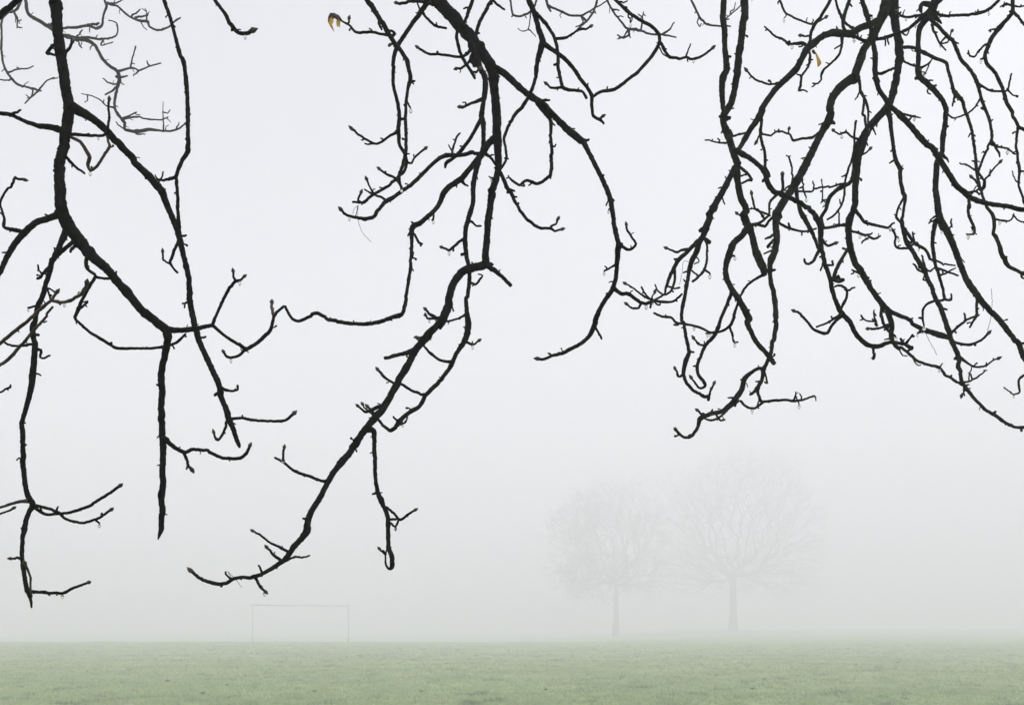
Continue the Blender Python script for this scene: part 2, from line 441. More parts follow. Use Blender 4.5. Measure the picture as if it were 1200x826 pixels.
_ C1e b @K 775,335,8 775,310,8 788,300,8
_ C1e @K 770,345,10 765,380,10
_ C1e @K 790,345,8 815,370,8 820,355,7
C9 - B d1.62 @I 100,-80,30 130,-10,30 165,60,30 190,130,30 205,190,32 215,240,38 200,295,36 188,350,24 175,440,20 150,510,18 120,570,22 70,630,20 35,690,18 @G 1043,60,15 1048,110,14 1055,170,14 1030,220,13 1000,265,12 978,288,10
_ C9 @G 985,280,9 958,268,7
_ C9 @G 1050,170,9 1066,172,7
C9b C9 B @I 215,240,30 290,290,24 340,330,24 390,380,22 430,440,22 470,490,20 490,530,23 490,590,18 500,635,18 530,660,16 555,685,11
_ C9b b @I 525,660,11 540,655,10 543,648,9
_ C9b @I 415,420,10 418,440,8
_ C9b @I 460,480,10 468,462,7
C9c C9 B @I 155,50,22 190,90,18 235,135,21 265,180,18 288,230,20 298,300,18 300,360,22 315,420,20 328,480,21 380,497,16 435,505,14 458,543,18
_ C9c b @I 328,483,14 300,490,14 260,485,12 243,468,11
_ C9c b @I 285,215,14 340,212,14 380,190,12 420,165,13 455,165,10 478,150,10
_ C9c @I 295,360,12 280,360,12
C10 - B d2.0 @I 560,-70,17 600,-20,17 640,20,18 700,75,18 760,115,18 820,150,20 860,190,20 862,235,20 830,300,20 790,350,20 740,405,18 680,450,18 620,492,20 540,508,18 495,535,16
_ C10 b @I 866,235,18 890,285,16 920,318,17 970,320,14 1010,312,12 1040,325,12 1090,312,13 1140,282,12 1153,270,11
_ C10 @I 1010,312,9 1025,280,8 1035,245,7
_ C10 @I 865,265,7 880,300,7 910,315,7
_ C10 @I 690,70,9 692,95,8 702,128,7
_ C10 @I 708,90,8 712,105,7 702,128,6
_ C10 @I 640,15,8 665,15,7 685,5,7
_ C10 @I 570,498,9 575,482,8
# grey top centre
H1 - B d4.3 @I 235,-60,16 240,-10,16 250,40,14 262,65,9
_ H1 @I 250,32,10 310,60,10 370,88,10 430,90,10 480,65,8 545,20,6 600,-15,6
H2 - B d4.5 @I 525,-60,12 515,0,12 500,50,11 465,110,10 430,145,10 410,175,8
_ H2 @I 430,92,9 440,130,8 400,150,6
H3 - B d4.4 @I 540,-60,10 570,0,10 600,55,10 650,120,10 690,165,13 760,170,12 810,188,10 880,190,10 955,208,7
_ H3 @I 880,190,9 920,160,8 945,125,6
_ H3 @I 760,165,8 765,110,7 745,80,5
_ H3 @I 765,110,7 775,68,6
_ H3 @I 690,170,10 695,195,11 665,215,12 630,195,7
_ H3 @I 665,210,7 635,212,6
_ H3 @I 695,190,8 703,212,5
_ H3 @I 598,55,8 640,60,6
H4 - B d4.3 @I 30,-60,10 40,-5,10 50,60,10 60,82,9 100,92,10 145,70,10 175,30,10 185,-10,10 190,-60,10
_ H4 @I 58,80,8 45,95,6
_ H4 @I 152,70,7 145,120,6 138,165,6 110,172,5 80,158,4
_ H4 @I 138,165,6 178,205,4
H5 - B d4.2 @I 1005,-60,10 1035,0,10 1080,95,11 1110,130,10 @M 160,170,12 250,185,10 330,185,9
_ H5 @M 110,125,9 98,165,8 115,195,8 130,165,7
_ H5 @M 160,170,8 180,165,8
H6 - B d4.3 @M 480,-40,10 400,45,9 340,95,9 300,130,9
_ H6 @M 330,100,8 345,70,7 365,20,6
# RIGHT
R1 - B d2.05 @M 278,-80,46 280,-20,46 278,60,46 272,130,42 285,220,43 290,300,40 300,400,42 302,465,52 285,520,48 272,600,46 278,700,36 284,760,32 @O 290,85,30
_ R1 c @M 305,470,26 325,478,16
R2 - B d2.1 c @M 425,-90,56 430,-20,56 430,60,56 425,130,53 415,200,52 405,300,56 385,400,51 378,470,54 370,560,51 355,650,50 340,710,50 @O 310,50,55 285,95,52 283,140,48 300,200,53 330,290,50 350,360,47 372,420,52 372,480,49 385,570,48 410,670,48 440,770,50 @Q 660,50,54 675,110,58 695,160,62 715,210,48 735,290,50 760,370,58 792,435,60 800,485,40
_ R2 c @O 285,85,30 250,100,14
_ R2 c @O 300,110,34 330,108,24
_ R2 @Q 800,455,34 840,455,28 875,450,16
_ R2 c @O 385,420,30 400,425,22
_ R2 @O 290,278,11 240,276,10 200,266,9 155,262,9
_ R2 @O 205,268,8 205,255,7
R2a R2 B c @Q 690,160,62 640,215,48 590,260,48 560,320,52 540,390,48 530,460,38 545,520,40 580,590,44 620,650,42 660,710,48 690,790,52 @S 565,35,36 590,90,28 630,160,28 690,230,28 725,275,28
_ R2a c @Q 580,350,14 598,355,10
_ R2a @Q 675,725,20 698,730,12
_ R2a @Q 530,500,10 513,518,8
R2b R2a B @Q 580,590,30 550,670,24 520,740,25 495,800,24 @S 400,70,23 380,115,24 330,170,22 300,230,18 280,290,20 290,345,20 318,380,21 325,410,16 290,420,12 265,380,11 250,362,10 b
_ R2b b @S 320,170,12 300,172,11 280,150,10 264,135,9
_ R2b @S 280,290,11 258,290,8
R2s R2b B @S 390,95,16 350,95,12 @K 1040,490,13 960,470,13 910,465,14 880,435,13 830,430,13 785,410,11
_ R2s @K 1120,510,10 1090,522,10 1072,522,8
_ R2s @K 915,475,9 895,475,8
R3 R2 B @O 365,450,40 330,510,42 290,590,46 240,680,50 190,770,52 @Q 420,90,50 385,170,55 370,210,42 350,250,46 335,320,44 300,390,38 285,450,28 272,530,28 258,600,26 240,670,29 232,740,24 238,810,22 @S 205,110,20 225,180,20 230,215,26 215,260,31 205,320,24 215,370,20 240,415,18 290,448,18 340,465,20
_ R3 b @S 345,462,14 355,440,12 375,395,11
_ R3 @S 345,465,20 345,485,18
_ R3 b @S 205,330,14 180,350,14 165,325,11 155,310,10
_ R3 @S 235,205,14 262,210,9
_ R3 c @Q 385,165,30 350,185,24
R3a R3 B @Q 350,250,28 310,285,28 270,320,30 210,380,34 175,440,30 145,500,27 120,570,19
_ R3a @Q 178,450,20 185,500,18 175,560,18 150,600,16 110,620,14 70,590,10 45,552,9
_ R3a @Q 180,580,10 215,572,12
_ R3a b @Q 270,310,16 200,325,16 160,315,12 132,303,11
_ R3a @Q 110,620,12 60,655,14 15,660,10
R3b R3 B @Q 380,225,22 400,260,18 405,300,14 405,380,16 385,450,18 340,500,16 305,530,17
_ R3b @Q 388,450,12 425,480,12
_ R3b c @Q 395,240,24 425,262,30
_ R3b @Q 340,495,11 300,455,10
_ R3 @Q 335,370,9 350,390,9 315,410,8
_ R3 @Q 285,445,12 240,470,9
_ R3 @O 275,590,12 245,595,8
_ R3 @O 270,660,10 292,705,8
_ R3 @O 215,710,12 185,722,10
_ R3 @O 335,500,10 320,470,7
R4 R5 B @N 150,150,50 60,190,48 @M 1180,228,52 1100,230,54 1030,228,50 970,250,45 910,300,46 860,340,54 820,410,45 780,480,49 720,540,47 660,600,46 610,660,44 560,740,44 @O 530,90,54 490,150,42 450,220,40 410,290,35 385,330,32
_ R4 @M 1060,210,10 1065,185,7
R4u R4 B @M 865,325,24 878,290,20 885,230,22 910,170,28 950,120,24 985,60,24 1030,-20,26 1060,-80,26
R4d R4 B @M 868,330,22 880,370,14 885,420,17 860,480,14 825,530,14 815,600,20 805,628,15 835,628,9 862,638,8
_ R4d @M 882,415,10 900,415,8
_ R4d @M 822,528,9 790,515,9
_ R4 @M 865,320,26 820,300,24 740,305,14 690,270,14 640,250,12 600,215,12 565,185,9
_ R4 @M 745,305,10 715,295,14 735,318,8
_ R4 b @M 670,578,16 620,580,12 560,565,12 500,545,12 460,510,12 447,494,10
_ R4u b @M 885,250,12 845,260,10 822,248,9
_ R4 @M 1105,250,16 1105,290,14 1100,320,14 1080,380,16 1020,440,14 970,490,17 955,550,12 930,580,12 900,578,12
_ R4 @M 1095,310,10 1050,340,9
R13 - B d2.9 b @M 630,-60,14 660,-10,14 700,75,14 750,120,12 830,150,12 900,165,12 960,140,10 985,124,9
_ R13 @M 722,95,9 700,130,6
_ R13 @M 850,155,8 862,125,6
_ R13 @M 895,160,8 900,135,7
R14 - B d2.4 @M 1035,-60,14 1055,-10,14 1075,70,15 1105,120,18 1140,170,16 1180,190,14
R4s R4 B @O 535,80,26 545,120,22 545,200,20 550,290,22 568,370,22 575,450,20 600,515,14
_ R4s b @O 540,220,14 525,235,12 515,265,10
_ R4 @O 445,210,13 390,225,14 350,235,14 330,190,10
R5s R5 B @O 950,210,18 900,245,18 830,250,16 765,260,16 735,215,12 640,205,13 610,230,12 550,222,13
_ R5s b @O 732,212,9 735,190,8
_ R5s @O 640,205,9 635,192,8
_ R5s @O 765,258,10 765,270,9
R2e R2 B @O 375,340,44 440,375,36 490,410,33 540,460,36 570,510,38 600,580,38 640,625,38 700,640,32 760,665,33 830,705,34 890,750,35 930,790,36 @R 150,60,32 175,110,30 178,200,26 190,270,22 210,340,22 235,410,24 250,470,22 275,530,26 320,580,24 350,640,24 400,690,25 460,702,24 490,690,22 530,682,16 590,690,16 625,710,22
_ R2e c @R 595,685,10 630,640,9
_ R2e c @R 435,705,14 440,730,12 435,762,12
_ R2e c @R 590,688,12 570,660,10
_ R2e c @R 620,712,16 630,700,14
_ R2e c @R 620,712,12 600,722,9
_ R2e b @R 280,550,16 230,600,16 200,640,17 140,615,12 100,570,12 60,532,11 50,527,10
_ R2e @R 195,640,10 175,628,8
_ R2e @R 265,550,12 215,580,10 155,603,10
_ R2e @R 240,565,9 228,550,7
_ R2e @R 275,515,13 300,460,12 300,420,11 265,400,12 245,405,9
_ R2e @R 300,422,9 320,420,8 345,408,7
_ R2e b @R 185,175,14 215,200,12 243,192,11
_ R2e @R 175,205,14 165,230,14 145,270,14 120,295,12 98,285,11 95,268,10
_ R2e @R 205,300,10 235,300,9 236,285,7
_ R2e @R 190,280,9 175,325,8
_ R2e @R 230,365,12 265,380,12 290,372,12
_ R2e @R 240,370,10 265,350,9 270,360,7
_ R2e @R 240,360,9 255,335,8
_ R2e c @O 590,500,24 602,515,16
_ R2e c @O 570,530,20 555,552,16
R2k R2e B b @O 680,650,26 690,600,20 690,540,20 690,505,20
R2m R2e B @O 655,640,20 605,690,18 598,750,14 @Q 830,75,16 770,125,20 715,140,24
R2n R2 B @Q 710,140,22 760,148,18 800,160,20 840,105,18 880,70,14
_ R2m b @O 605,785,12 575,770,12 510,740,12 490,690,14 478,640,11
_ R2m @O 515,745,11 455,740,9
_ R2 b @Q 660,115,14 635,75,12 618,65,10
_ R2 @O 390,445,22 450,505,18 480,545,18 455,545,16 410,560,13
_ R2 @O 440,500,9 455,490,7
R5 - B d2.35 @N 265,-80,100 240,0,92 215,70,82 180,150,66 150,220,60 90,320,55 55,410,60 20,500,64 @M 1180,545,72 1120,585,72 1060,640,64 1025,700,58 1012,780,54 @O 1020,60,54 1015,120,58 980,180,54 930,270,50 880,370,54 830,470,58 770,580,62 710,670,57 650,770,62 @Q 885,90,56 880,170,48 885,240,47 870,320,52 850,380,46 840,440,38 840,490,30 855,570,35 870,650,36 880,730,34 880,800,33 @S 735,70,30 715,150,27 705,220,24 680,280,22 665,310,28 655,370,22 625,420,27 605,440,18 585,453,14
_ R5 c @M 1130,570,30 1100,565,14
_ R5 @N 55,395,20 25,405,12
_ R5 c @O 1030,145,30 1050,148,16
_ R5 @O 980,140,12 940,155,8
_ R5 @O 870,385,10 818,390,6
R5a R5 B b @S 668,310,28 640,300,22 610,315,22 560,360,33 535,420,33 510,465,35 470,515,28 420,545,26 350,565,28 300,590,31 285,640,21 255,690,19 215,700,16 180,680,14 162,662,13
_ R5a @S 170,665,9 155,645,10
_ R5a @S 490,475,14 458,472,8
_ R5a @S 545,370,14 530,368,8
_ R5a @S 255,685,9 230,690,8
R5b R5 B @S 635,410,18 632,440,16 645,470,16 655,495,17 740,487,16 830,490,14 890,480,12 955,460,10 965,490,5
_ R5b @S 830,490,9 850,455,8 848,438,6
_ R5b @S 852,455,6 862,440,5
_ R5b @S 880,480,8 880,460,7 870,448,6
_ R5b @S 860,490,8 868,510,6
_ R5b @S 655,500,16 610,530,14 560,520,12 530,490,14
_ R5b @S 640,490,8 625,520,8
_ R5a @S 520,490,13 480,520,13 440,560,14 400,590,12 350,600,12 320,590,10
_ R5a @S 395,575,10 420,605,10 440,598,9
_ R5a b @S 320,570,14 300,555,13 288,548,11
_ R5a @S 360,560,12 368,540,10
_ R5 @S 670,330,10 685,385,10 668,380,8
_ R5 @S 645,380,10 618,378,8
R5c R5 B @O 780,590,32 795,670,26 815,750,34 @R 90,55,28 110,90,24 140,160,18 162,215,13
_ R5 @O 750,590,14 755,480,12 740,400,12 730,375,9
_ R5 @O 738,378,8 715,368,7
_ R5 @O 738,378,8 745,368,7
_ R5 @O 710,610,11 745,575,11
_ R5 @O 835,530,11 835,600,12 855,660,9
R5k R2 B @Q 790,485,24 740,513,17 685,555,18 645,625,14 615,690,18 590,760,21 @S 490,10,20 465,60,18 410,90,13 340,98,9
_ R5k @S 470,65,13 485,105,12 490,155,10 515,152,9
_ R5 c @Q 870,210,18 840,222,16 805,237,12
_ R5 c @Q 860,240,14 840,265,18 822,295,18
_ R5 @Q 860,320,14 800,338,10
R5q R5 B @Q 900,125,16 980,160,16 1050,185,14 1110,183,12 1160,165,12
_ R5q @Q 980,158,11 968,128,13
_ R5q @Q 1060,185,10 1060,212,9
R6 R5 B @N 262,20,95 280,110,65 290,200,58 305,290,55 320,380,58 310,480,54 295,580,52 270,680,50 235,750,60 @P 180,100,56 110,180,60 70,250,66 45,330,68 35,420,58 25,520,50 15,640,48 5,730,44 @R 315,70,38 310,150,34 320,210,34 345,280,32 390,350,32 430,420,28 480,490,29 520,525,24 590,555,18 640,590,20 700,625,27 760,640,30 805,655,20 840,680,13 910,690,12 970,665,12 1000,638,12 b
_ R6 @R 300,220,10 285,215,8
_ R6 @R 405,360,12 415,362,8
_ R6 @R 360,335,10 330,322,8
_ R6 @R 665,625,8 655,632,8 690,625,8
_ R6 @R 620,565,10 630,560,8
R6a R6 B @P 70,225,34 20,310,28 @O 1170,530,30 1070,600,30 1010,660,32 985,740,27 955,800,24
_ R6a @O 1120,560,14 1000,590,13 915,592,12 890,615,12 780,615,13
_ R6a @O 905,592,9 900,545,8
_ R6a @O 960,530,7 965,600,8 965,690,10
_ R6a @O 975,670,6 955,700,5
_ R6a @O 965,680,7 985,690,6
R6t R6 B @P 20,130,14 0,330,14 @O 1150,440,16 1130,540,14 1110,680,14 1060,770,14 1000,810,13 
_ R6t @O 1140,490,10 1100,515,8
_ R6t @O 1090,700,9 1085,670,7
_ R6a @R 195,115,14 270,105,14 300,100,13
_ R6 @R 268,100,8 265,30,7
_ R6 @R 345,25,18 370,60,16 410,90,15 510,115,12 540,155,9 535,185,10 550,212,10 610,215,11
_ R6 @R 510,115,9 540,90,8
_ R6 @R 410,90,9 408,102,7
_ R6 @R 540,160,7 560,162,6
_ R6 @R 555,210,7 570,200,6
_ R6 @R 320,130,11 360,140,11 400,155,11 440,168,10 470,155,9
_ R6 @R 395,155,9 430,140,8
_ R6 @R 412,165,9 395,175,8 380,190,8
_ R6 @R 370,145,7 362,130,6
R6b R6 B @R 312,215,14 275,280,19 245,345,22 248,360,14 290,370,12
_ R6 @R 475,490,16 478,540,16 485,590,15 510,625,12 545,650,9
R6c R6 B @R 510,525,28 530,590,28 525,640,26 540,685,20 565,712,18 @T 330,220,19 430,300,20 500,335,18 590,358,20 650,425,18 720,455,16 780,455,13 850,425,12 915,375,9
_ R6c @T 320,230,9 325,255,8 345,275,8 372,278,8
_ R6c @T 425,310,9 440,335,8 465,342,9
_ R6c @T 595,350,10 618,328,6
_ R6c @T 800,450,8 805,400,8 818,355,7
_ R6c @T 808,405,8 795,395,7
_ R6c @T 905,375,8 925,378,7
_ R6c @T 270,160,14 215,165,8
_ R6c @T 270,140,14 295,143,8
_ R6c b @R 500,600,12 440,608,12 415,612,10
_ R6c @R 455,600,9 440,580,8 400,570,8 375,545,7
_ R6c @R 385,565,7 370,570,6
_ R6c @R 450,590,9 440,560,8 440,520,7
_ R6c @R 440,535,6 450,548,5
_ R6c @R 490,530,8 482,505,7
_ R6c c @R 520,590,14 495,595,9
R7 - B d2.2 @N 600,-80,56 565,0,56 545,80,58 490,150,48 460,200,42 446,300,34 445,400,34 445,480,35 455,540,40 500,575,40 560,630,37 610,690,34 638,760,36 @P 635,90,38 628,180,36 622,270,36 610,350,35 580,420,44 572,500,42 572,600,42 580,700,46 593,790,50 @R 768,80,40 795,130,36 830,210,32 860,300,30 890,370,30 950,450,33 1010,520,28 1065,580,28 1110,640,26 1155,690,29 @T 1175,270,30 1220,350,28
_ R7 c @N 445,535,30 425,545,20
_ R7 c @N 560,110,40 590,140,24 610,165,10
_ R7 @N 510,560,16 550,558,8
_ R7 @N 540,590,14 575,595,8
_ R7 @N 525,610,9 515,640,8 535,652,7
_ R7 c @P 620,370,22 640,385,16 658,415,8
_ R7 @P 570,790,14 530,820,9
_ R7 @N 480,20,34 465,60,26 470,85,18
_ R7 @T 1145,200,20 1175,190,16 1220,190,14
R7a R7 B @R 745,80,26 728,170,20 735,250,19 745,310,14 770,370,14 785,430,12 790,463,13 820,470,10 820,440,8
_ R7a @R 790,465,11 740,478,12 700,495,13 682,520,12 680,560,10 687,600,7
_ R7a @R 680,560,9 660,558,8
_ R7 @R 742,75,12 710,92,7
_ R7 @R 800,125,9 822,100,8 822,70,6
_ R7a @R 735,270,10 790,295,9 840,300,7
_ R7a @R 745,312,10 800,330,9 855,350,8
_ R7a @R 805,330,8 842,312,6
_ R7 @R 760,105,9 772,125,8
_ R7 @R 950,465,18 948,490,14 950,525,13 940,560,13 912,605,9
R7f R12 B b @R 815,640,14 835,620,13 880,580,12 930,555,11 942,550,10
_ R7f @R 890,572,9 890,545,8 883,535,6
_ R12 @R 820,628,12 845,633,8
R7b R7 B @N 525,120,36 560,165,26 620,220,24 680,285,24 720,350,26 760,430,24 810,500,22 850,570,27 870,640,21 890,700,22 915,760,18 @P 905,20,18 930,100,21 945,180,18 955,260,21 930,320,14 900,380,15 870,460,18 855,500,16
_ R7b @P 955,265,16 985,310,14 1010,350,14 1012,378,9
_ R7b @P 985,300,12 1070,330,11 1110,358,10 1130,355,9
_ R7b @P 1065,328,8 1078,318,7
_ R7b @P 945,125,10 965,120,8
_ R7b @P 900,345,9 888,350,7
_ R7b @N 545,170,16 580,250,13 600,300,12 640,350,10
_ R7b b @N 600,295,10 650,290,10 665,250,9 680,220,9
_ R7b @N 680,285,14 728,303,8
R7d R7b B @N 850,560,18 900,600,14 960,630,14 1060,620,12 1080,560,12 1095,510,9
_ R7d @N 1070,618,10 1100,655,9 1140,665,8
_ R7d c @N 1083,565,10 1086,545,14
_ R7d @N 895,598,10 875,605,8
R7e R7b B @N 880,680,14 840,740,12 790,785,12 740,805,11 690,815,10 655,790,9
R7c R6 B @N 315,330,24 420,330,22 500,370,26 570,405,24 645,440,23 665,520,20 690,600,22 712,655,36 750,700,24 780,790,20 @P 785,90,21 815,190,18 830,280,20 845,370,18 850,450,22 858,520,20 880,610,16 900,660,16 935,740,18 @R 1030,80,19 1035,140,16 1060,210,20 1085,275,24 1110,305,18 1140,320,16 1190,345,16 1230,360,15
_ R7c @N 705,660,18 690,700,12 685,735,8
_ R7c c @N 720,660,20 755,680,12
_ R7c @P 810,220,10 795,240,8
_ R7c @P 845,410,12 820,405,8
_ R7c @R 1080,260,12 1095,258,9
_ R7c @R 1165,345,8 1168,360,8 1190,368,8
_ R7c @R 1030,72,9 1110,78,8 1130,45,7
_ R7c @R 1125,50,7 1150,75,7 1190,88,7
_ R6 @N 325,400,15 360,435,13 420,455,14 480,465,15 515,450,12 535,425,11
_ R7c @N 535,430,9 510,490,9 485,520,8
_ R7c @N 475,460,9 465,490,8 490,500,7
R7g R7c B b @P 855,480,18 880,505,14 905,530,14 960,470,12 1008,420,11
_ R7g @P 940,490,9 945,465,8
_ R7c @P 840,470,11 780,435,10 735,420,9
_ R7c b @P 880,600,20 850,555,14 822,522,12
_ R7g @P 905,530,16 905,580,22 880,605,26
_ R8 @P 775,630,22 830,615,16 865,600,14
_ R8 @P 830,620,8 850,580,8 870,590,8
R8 - B d1.85 @N 20,-90,30 60,0,31 90,80,36 115,160,31 128,260,34 140,370,36 145,480,36 160,560,34 190,640,34 240,710,36 300,770,38 @P 330,90,44 410,180,42 470,250,46 540,320,43 590,400,43 650,490,40 710,580,38 770,630,40 850,680,39 940,705,34 1060,720,32 1130,740,34 1190,745,30 1260,752,30
_ R8 c @P 565,325,24 578,328,18
_ R8 @P 515,275,10 520,262,9
_ R8 @P 735,595,14 762,598,8
_ R8 @N 155,515,18 220,500,16 280,475,18
_ R8 @P 320,75,14 400,95,12 430,100,10 465,108,7
_ R8 @P 405,100,9 385,130,7
_ R8 @N 110,110,20 130,112,12
_ R8 @N 165,540,16 182,570,8
R8d R8 B @P 795,675,18 795,740,19 @R 905,0,14 915,70,14 935,120,12 930,145,9 895,145,7
_ R8d @R 932,128,8 920,110,6
R9 - B d1.95 @N 690,-70,36 620,-15,34 560,40,34 500,100,33 440,150,26 380,200,22 320,225,22 230,255,22 150,280,22 80,285,20 30,265,19 @M 1150,245,20
_ R9 @N 225,262,11 220,320,9
_ R9 @N 235,260,10 245,310,8
_ R9 @N 340,230,10 365,245,9 385,210,8
_ R9 @N 430,160,8 428,145,7
_ R9 @N 40,262,12 25,220,10
_ R9 @N 90,288,12 50,302,7
R9b R9 B b @N 500,100,18 440,112,16 380,122,15 330,105,13 308,88,12
_ R9b @N 345,105,8 355,70,6
_ R9b @N 325,115,7 310,128,7
R10 - B d2.0 @M 1165,-80,26 1155,-20,26 1135,50,26 1112,120,26 1108,185,24 1140,235,21 1185,262,19
_ R10 @M 1150,30,12 1172,48,8
R15 - B d2.05 @N 1070,-70,20 1030,-30,20 1010,0,20 980,30,22 930,70,22 860,95,20 760,102,18 660,108,18 600,100,18 560,75,18 525,40,18 505,20,14
_ R15 @N 660,105,9 675,82,7
_ R15 @N 660,108,9 662,125,7
_ R15 @N 860,95,12 862,70,9
_ R15 @N 932,65,9 935,82,7
_ R15 @N 615,105,14 600,120,11
_ R15 @N 525,40,10 485,35,9 490,10,9 515,15,8
R11 - B d2.3 @N 1105,-80,30 1100,-20,29 1100,40,28 1098,90,30 1060,140,28 1010,195,32 965,250,31 930,320,30 905,390,28 930,450,24 980,510,24 1020,580,26 1042,640,26 1060,710,27 1100,780,26 @P 1100,90,22 1140,165,22 1128,240,18 1130,330,16 1140,420,18 1145,480,19 1138,560,14 1165,650,15 1200,730,15
_ R11 @P 1140,170,18 1180,190,18 1240,212,16
_ R11 @P 1145,475,12 1190,476,10
_ R11 @P 1132,550,9 1112,530,8 1098,475,7
_ R11 @N 1105,85,19 1150,125,16 1175,160,15 1215,200,12
_ R11 @N 1095,40,12 1045,30,11 1015,50,8
_ R11 @N 1045,32,8 1045,15,6
_ R11 @N 1100,40,12 1150,48,9 1210,32,8
_ R11 @N 920,310,14 870,350,13 840,395,12 805,388,11 795,350,8
_ R11 c @N 905,400,16 880,410,12
_ R11 @N 985,205,12 935,215,8
_ R11 c @N 1080,110,16 1065,112,12
_ R11 @N 975,505,10 990,500,8
R12 R6 B @P 235,45,44 260,120,34 262,180,30 270,270,28 290,380,30 325,460,34 330,540,28 350,630,30 365,655,26 355,720,20 345,790,20 @R 578,80,20 600,180,22 640,250,22 685,310,25 710,380,22 745,460,22 780,540,25 810,630,28 @T 690,200,32 725,270,34 728,340,35 745,400,28 770,480,27 810,545,24 860,600,22 920,645,22 975,685,26 1040,735,22 1110,770,20 1180,770,20 1240,785,18
_ R12 @P 280,400,14 250,420,10
_ R12 @P 335,455,12 345,460,10
R12a R12 B @P 355,640,18 330,700,15 300,780,14 @R 552,65,13 580,95,12
_ R12 @R 592,120,14 640,185,13 690,215,13 720,265,13 740,290,10
_ R12 @R 640,190,9 630,135,7
_ R12 @R 635,175,8 620,190,8 605,175,6
_ R12 @R 650,190,8 660,210,7
_ R12 @R 695,345,11 655,320,9 632,292,7
_ R12 @R 688,310,10 675,250,8
_ R12 @R 690,345,10 688,370,9 700,375,8
_ R12 @R 690,310,9 715,330,9 740,310,8
_ R12 @R 770,515,12 800,518,8
R12b R12 B b @T 730,280,18 800,335,14 860,360,12 915,350,12 965,310,10 995,298,9
_ R12b @T 918,350,9 920,325,10
_ R12b @T 970,308,8 968,292,7
_ R12 b @T 765,500,10 765,535,10 752,542,9
_ R12 @T 762,520,9 770,552,8
_ R12 @T 770,480,14 740,475,10 725,465,8
_ R12 c @T 965,675,18 985,662,16
_ R12 c @T 1160,775,18 1162,800,14
_ R12 @T 785,480,12 800,475,9
_ R7 @T 1260,370,16 1200,400,16 1150,440,16 1140,490,14 1150,530,12 1110,545,10 1080,525,8 1040,495,8
R16 R5 B @N 30,530,26 40,570,20 45,630,20 75,680,19 70,760,16 @P 65,70,16 85,150,18 95,205,18
_ R16 @N 42,645,10 12,692,8
_ R16 @N 65,665,10 90,665,8
_ R16 @N 80,685,16 98,745,14 102,815,13 102,880,13
_ R6 b @P 55,255,16 0,240,14 @O 1130,205,13 1090,222,11 1048,198,9
_ R6 @O 1132,205,8 1128,190,7
_ R6 @O 1100,222,8 1090,205,6
_ R6 b @P 60,370,12 90,345,11 112,326,10
_ R6 @P 135,190,10 155,225,8
_ R6 @P 90,260,12 100,300,8
_ C3b h @G 235,430,2.5 232,470,2.3 240,520,2.3 262,580,2 308,632,1.5
_ C3b h @G 235,430,2 212,450,1.8 205,475,1.5
_ C1 h @H 265,665,2 290,690,2 328,738,1.5
_ R6 h @R 690,620,2.2 715,680,2 748,742,1.5
_ R7 h @R 1000,620,2.2 1020,560,2 1025,490,1.8 1018,415,1.5
_ R3 h @Q 240,395,2 235,480,2 215,550,1.6
"""
# ------------------------------------------------------------------ near boughs
# Every bough is a space curve. A node is given by the direction in which it is seen from the
# photographer's spot (in tile pixels of the photograph) and its distance; distances drift along each
# bough, and a side branch starts at its parent's distance.
TILE = {'A': (0, 0, 3.9333), 'B': (0, 200, 3.9333), 'C': (0, 400, 3.9333), 'D': (0, 550, 3.9333),
        'E': (250, 300, 3.9333), 'F': (370, 0, 4.72), 'G': (370, 150, 4.72), 'H': (200, 500, 3.9333),
        'I': (590, 0, 4.72), 'J': (600, 150, 4.72), 'K': (600, 280, 4.72), 'L': (430, 290, 4.72),
        'M': (800, 0, 5.9), 'N': (1000, 0, 5.9), 'O': (800, 120, 5.9), 'P': (1000, 120, 5.9),
        'Q': (760, 240, 5.9), 'R': (920, 240, 4.2143), 'S': (760, 370, 4.9167), 'T': (1000, 370, 5.9)}

def parse(spec):
    out = []
    for ln in spec.strip().splitlines():
        if ln.startswith('#') or not ln.strip():
            continue
        tk = ln.split()
        d = dict(id=tk[0], par=None if tk[1] == '-' else tk[1], fl=set(), d=None)
        pts, tile = [], None
        for t in tk[2:]:
            if t[0] == '@':
                tile = TILE[t[1]]
            elif ',' in t:
                q = [float(c) for c in t.split(',')]
                x, y = tile[0] + q[0] / tile[2], tile[1] + q[1] / tile[2]
                pts.append([x, y, q[2] / tile[2] if len(q) > 2 else None])
            elif t[0] == 'd':
                d['d'] = float(t[1:])
                d['d'] *= 0.78 if d['d'] < 3.5 else 1.0
            else:
                d['fl'].add(t)
        ws = [p[2] for p in pts]
        last = next(w_ for w_ in ws if w_)
        for p in pts:
            if p[2] is None:
                p[2] = last
            last = p[2]
        d['p'] = np.array(pts)
        out.append(d)
    return out

BR = parse(SPEC)
BY = {b['id']: b for b in BR if b['id'] != '_'}

def unproject(x, y, dist):
    return np.array([(x - 600) / F * dist, dist, EYE + (HORIZON - y) / F * dist])

def nearest(b, x, y):
    """closest point of a solved bough's picture line: (pixel xy, distance, width)"""
    best = None
    p, D = b['p'], b['D']
    for i in range(len(p) - 1):
        a, c = p[i, :2], p[i + 1, :2]
        ab = c - a
        t = float(np.clip(np.dot(np.array([x, y]) - a, ab) / (np.dot(ab, ab) + 1e-9), 0, 1))
        q = a + ab * t
        e = float(np.hypot(*(q - (x, y))))
        if best is None or e < best[0]:
            best = (e, q, D[i] * (1 - t) + D[i + 1] * t, p[i, 2] * (1 - t) + p[i + 1, 2] * t)
    return best

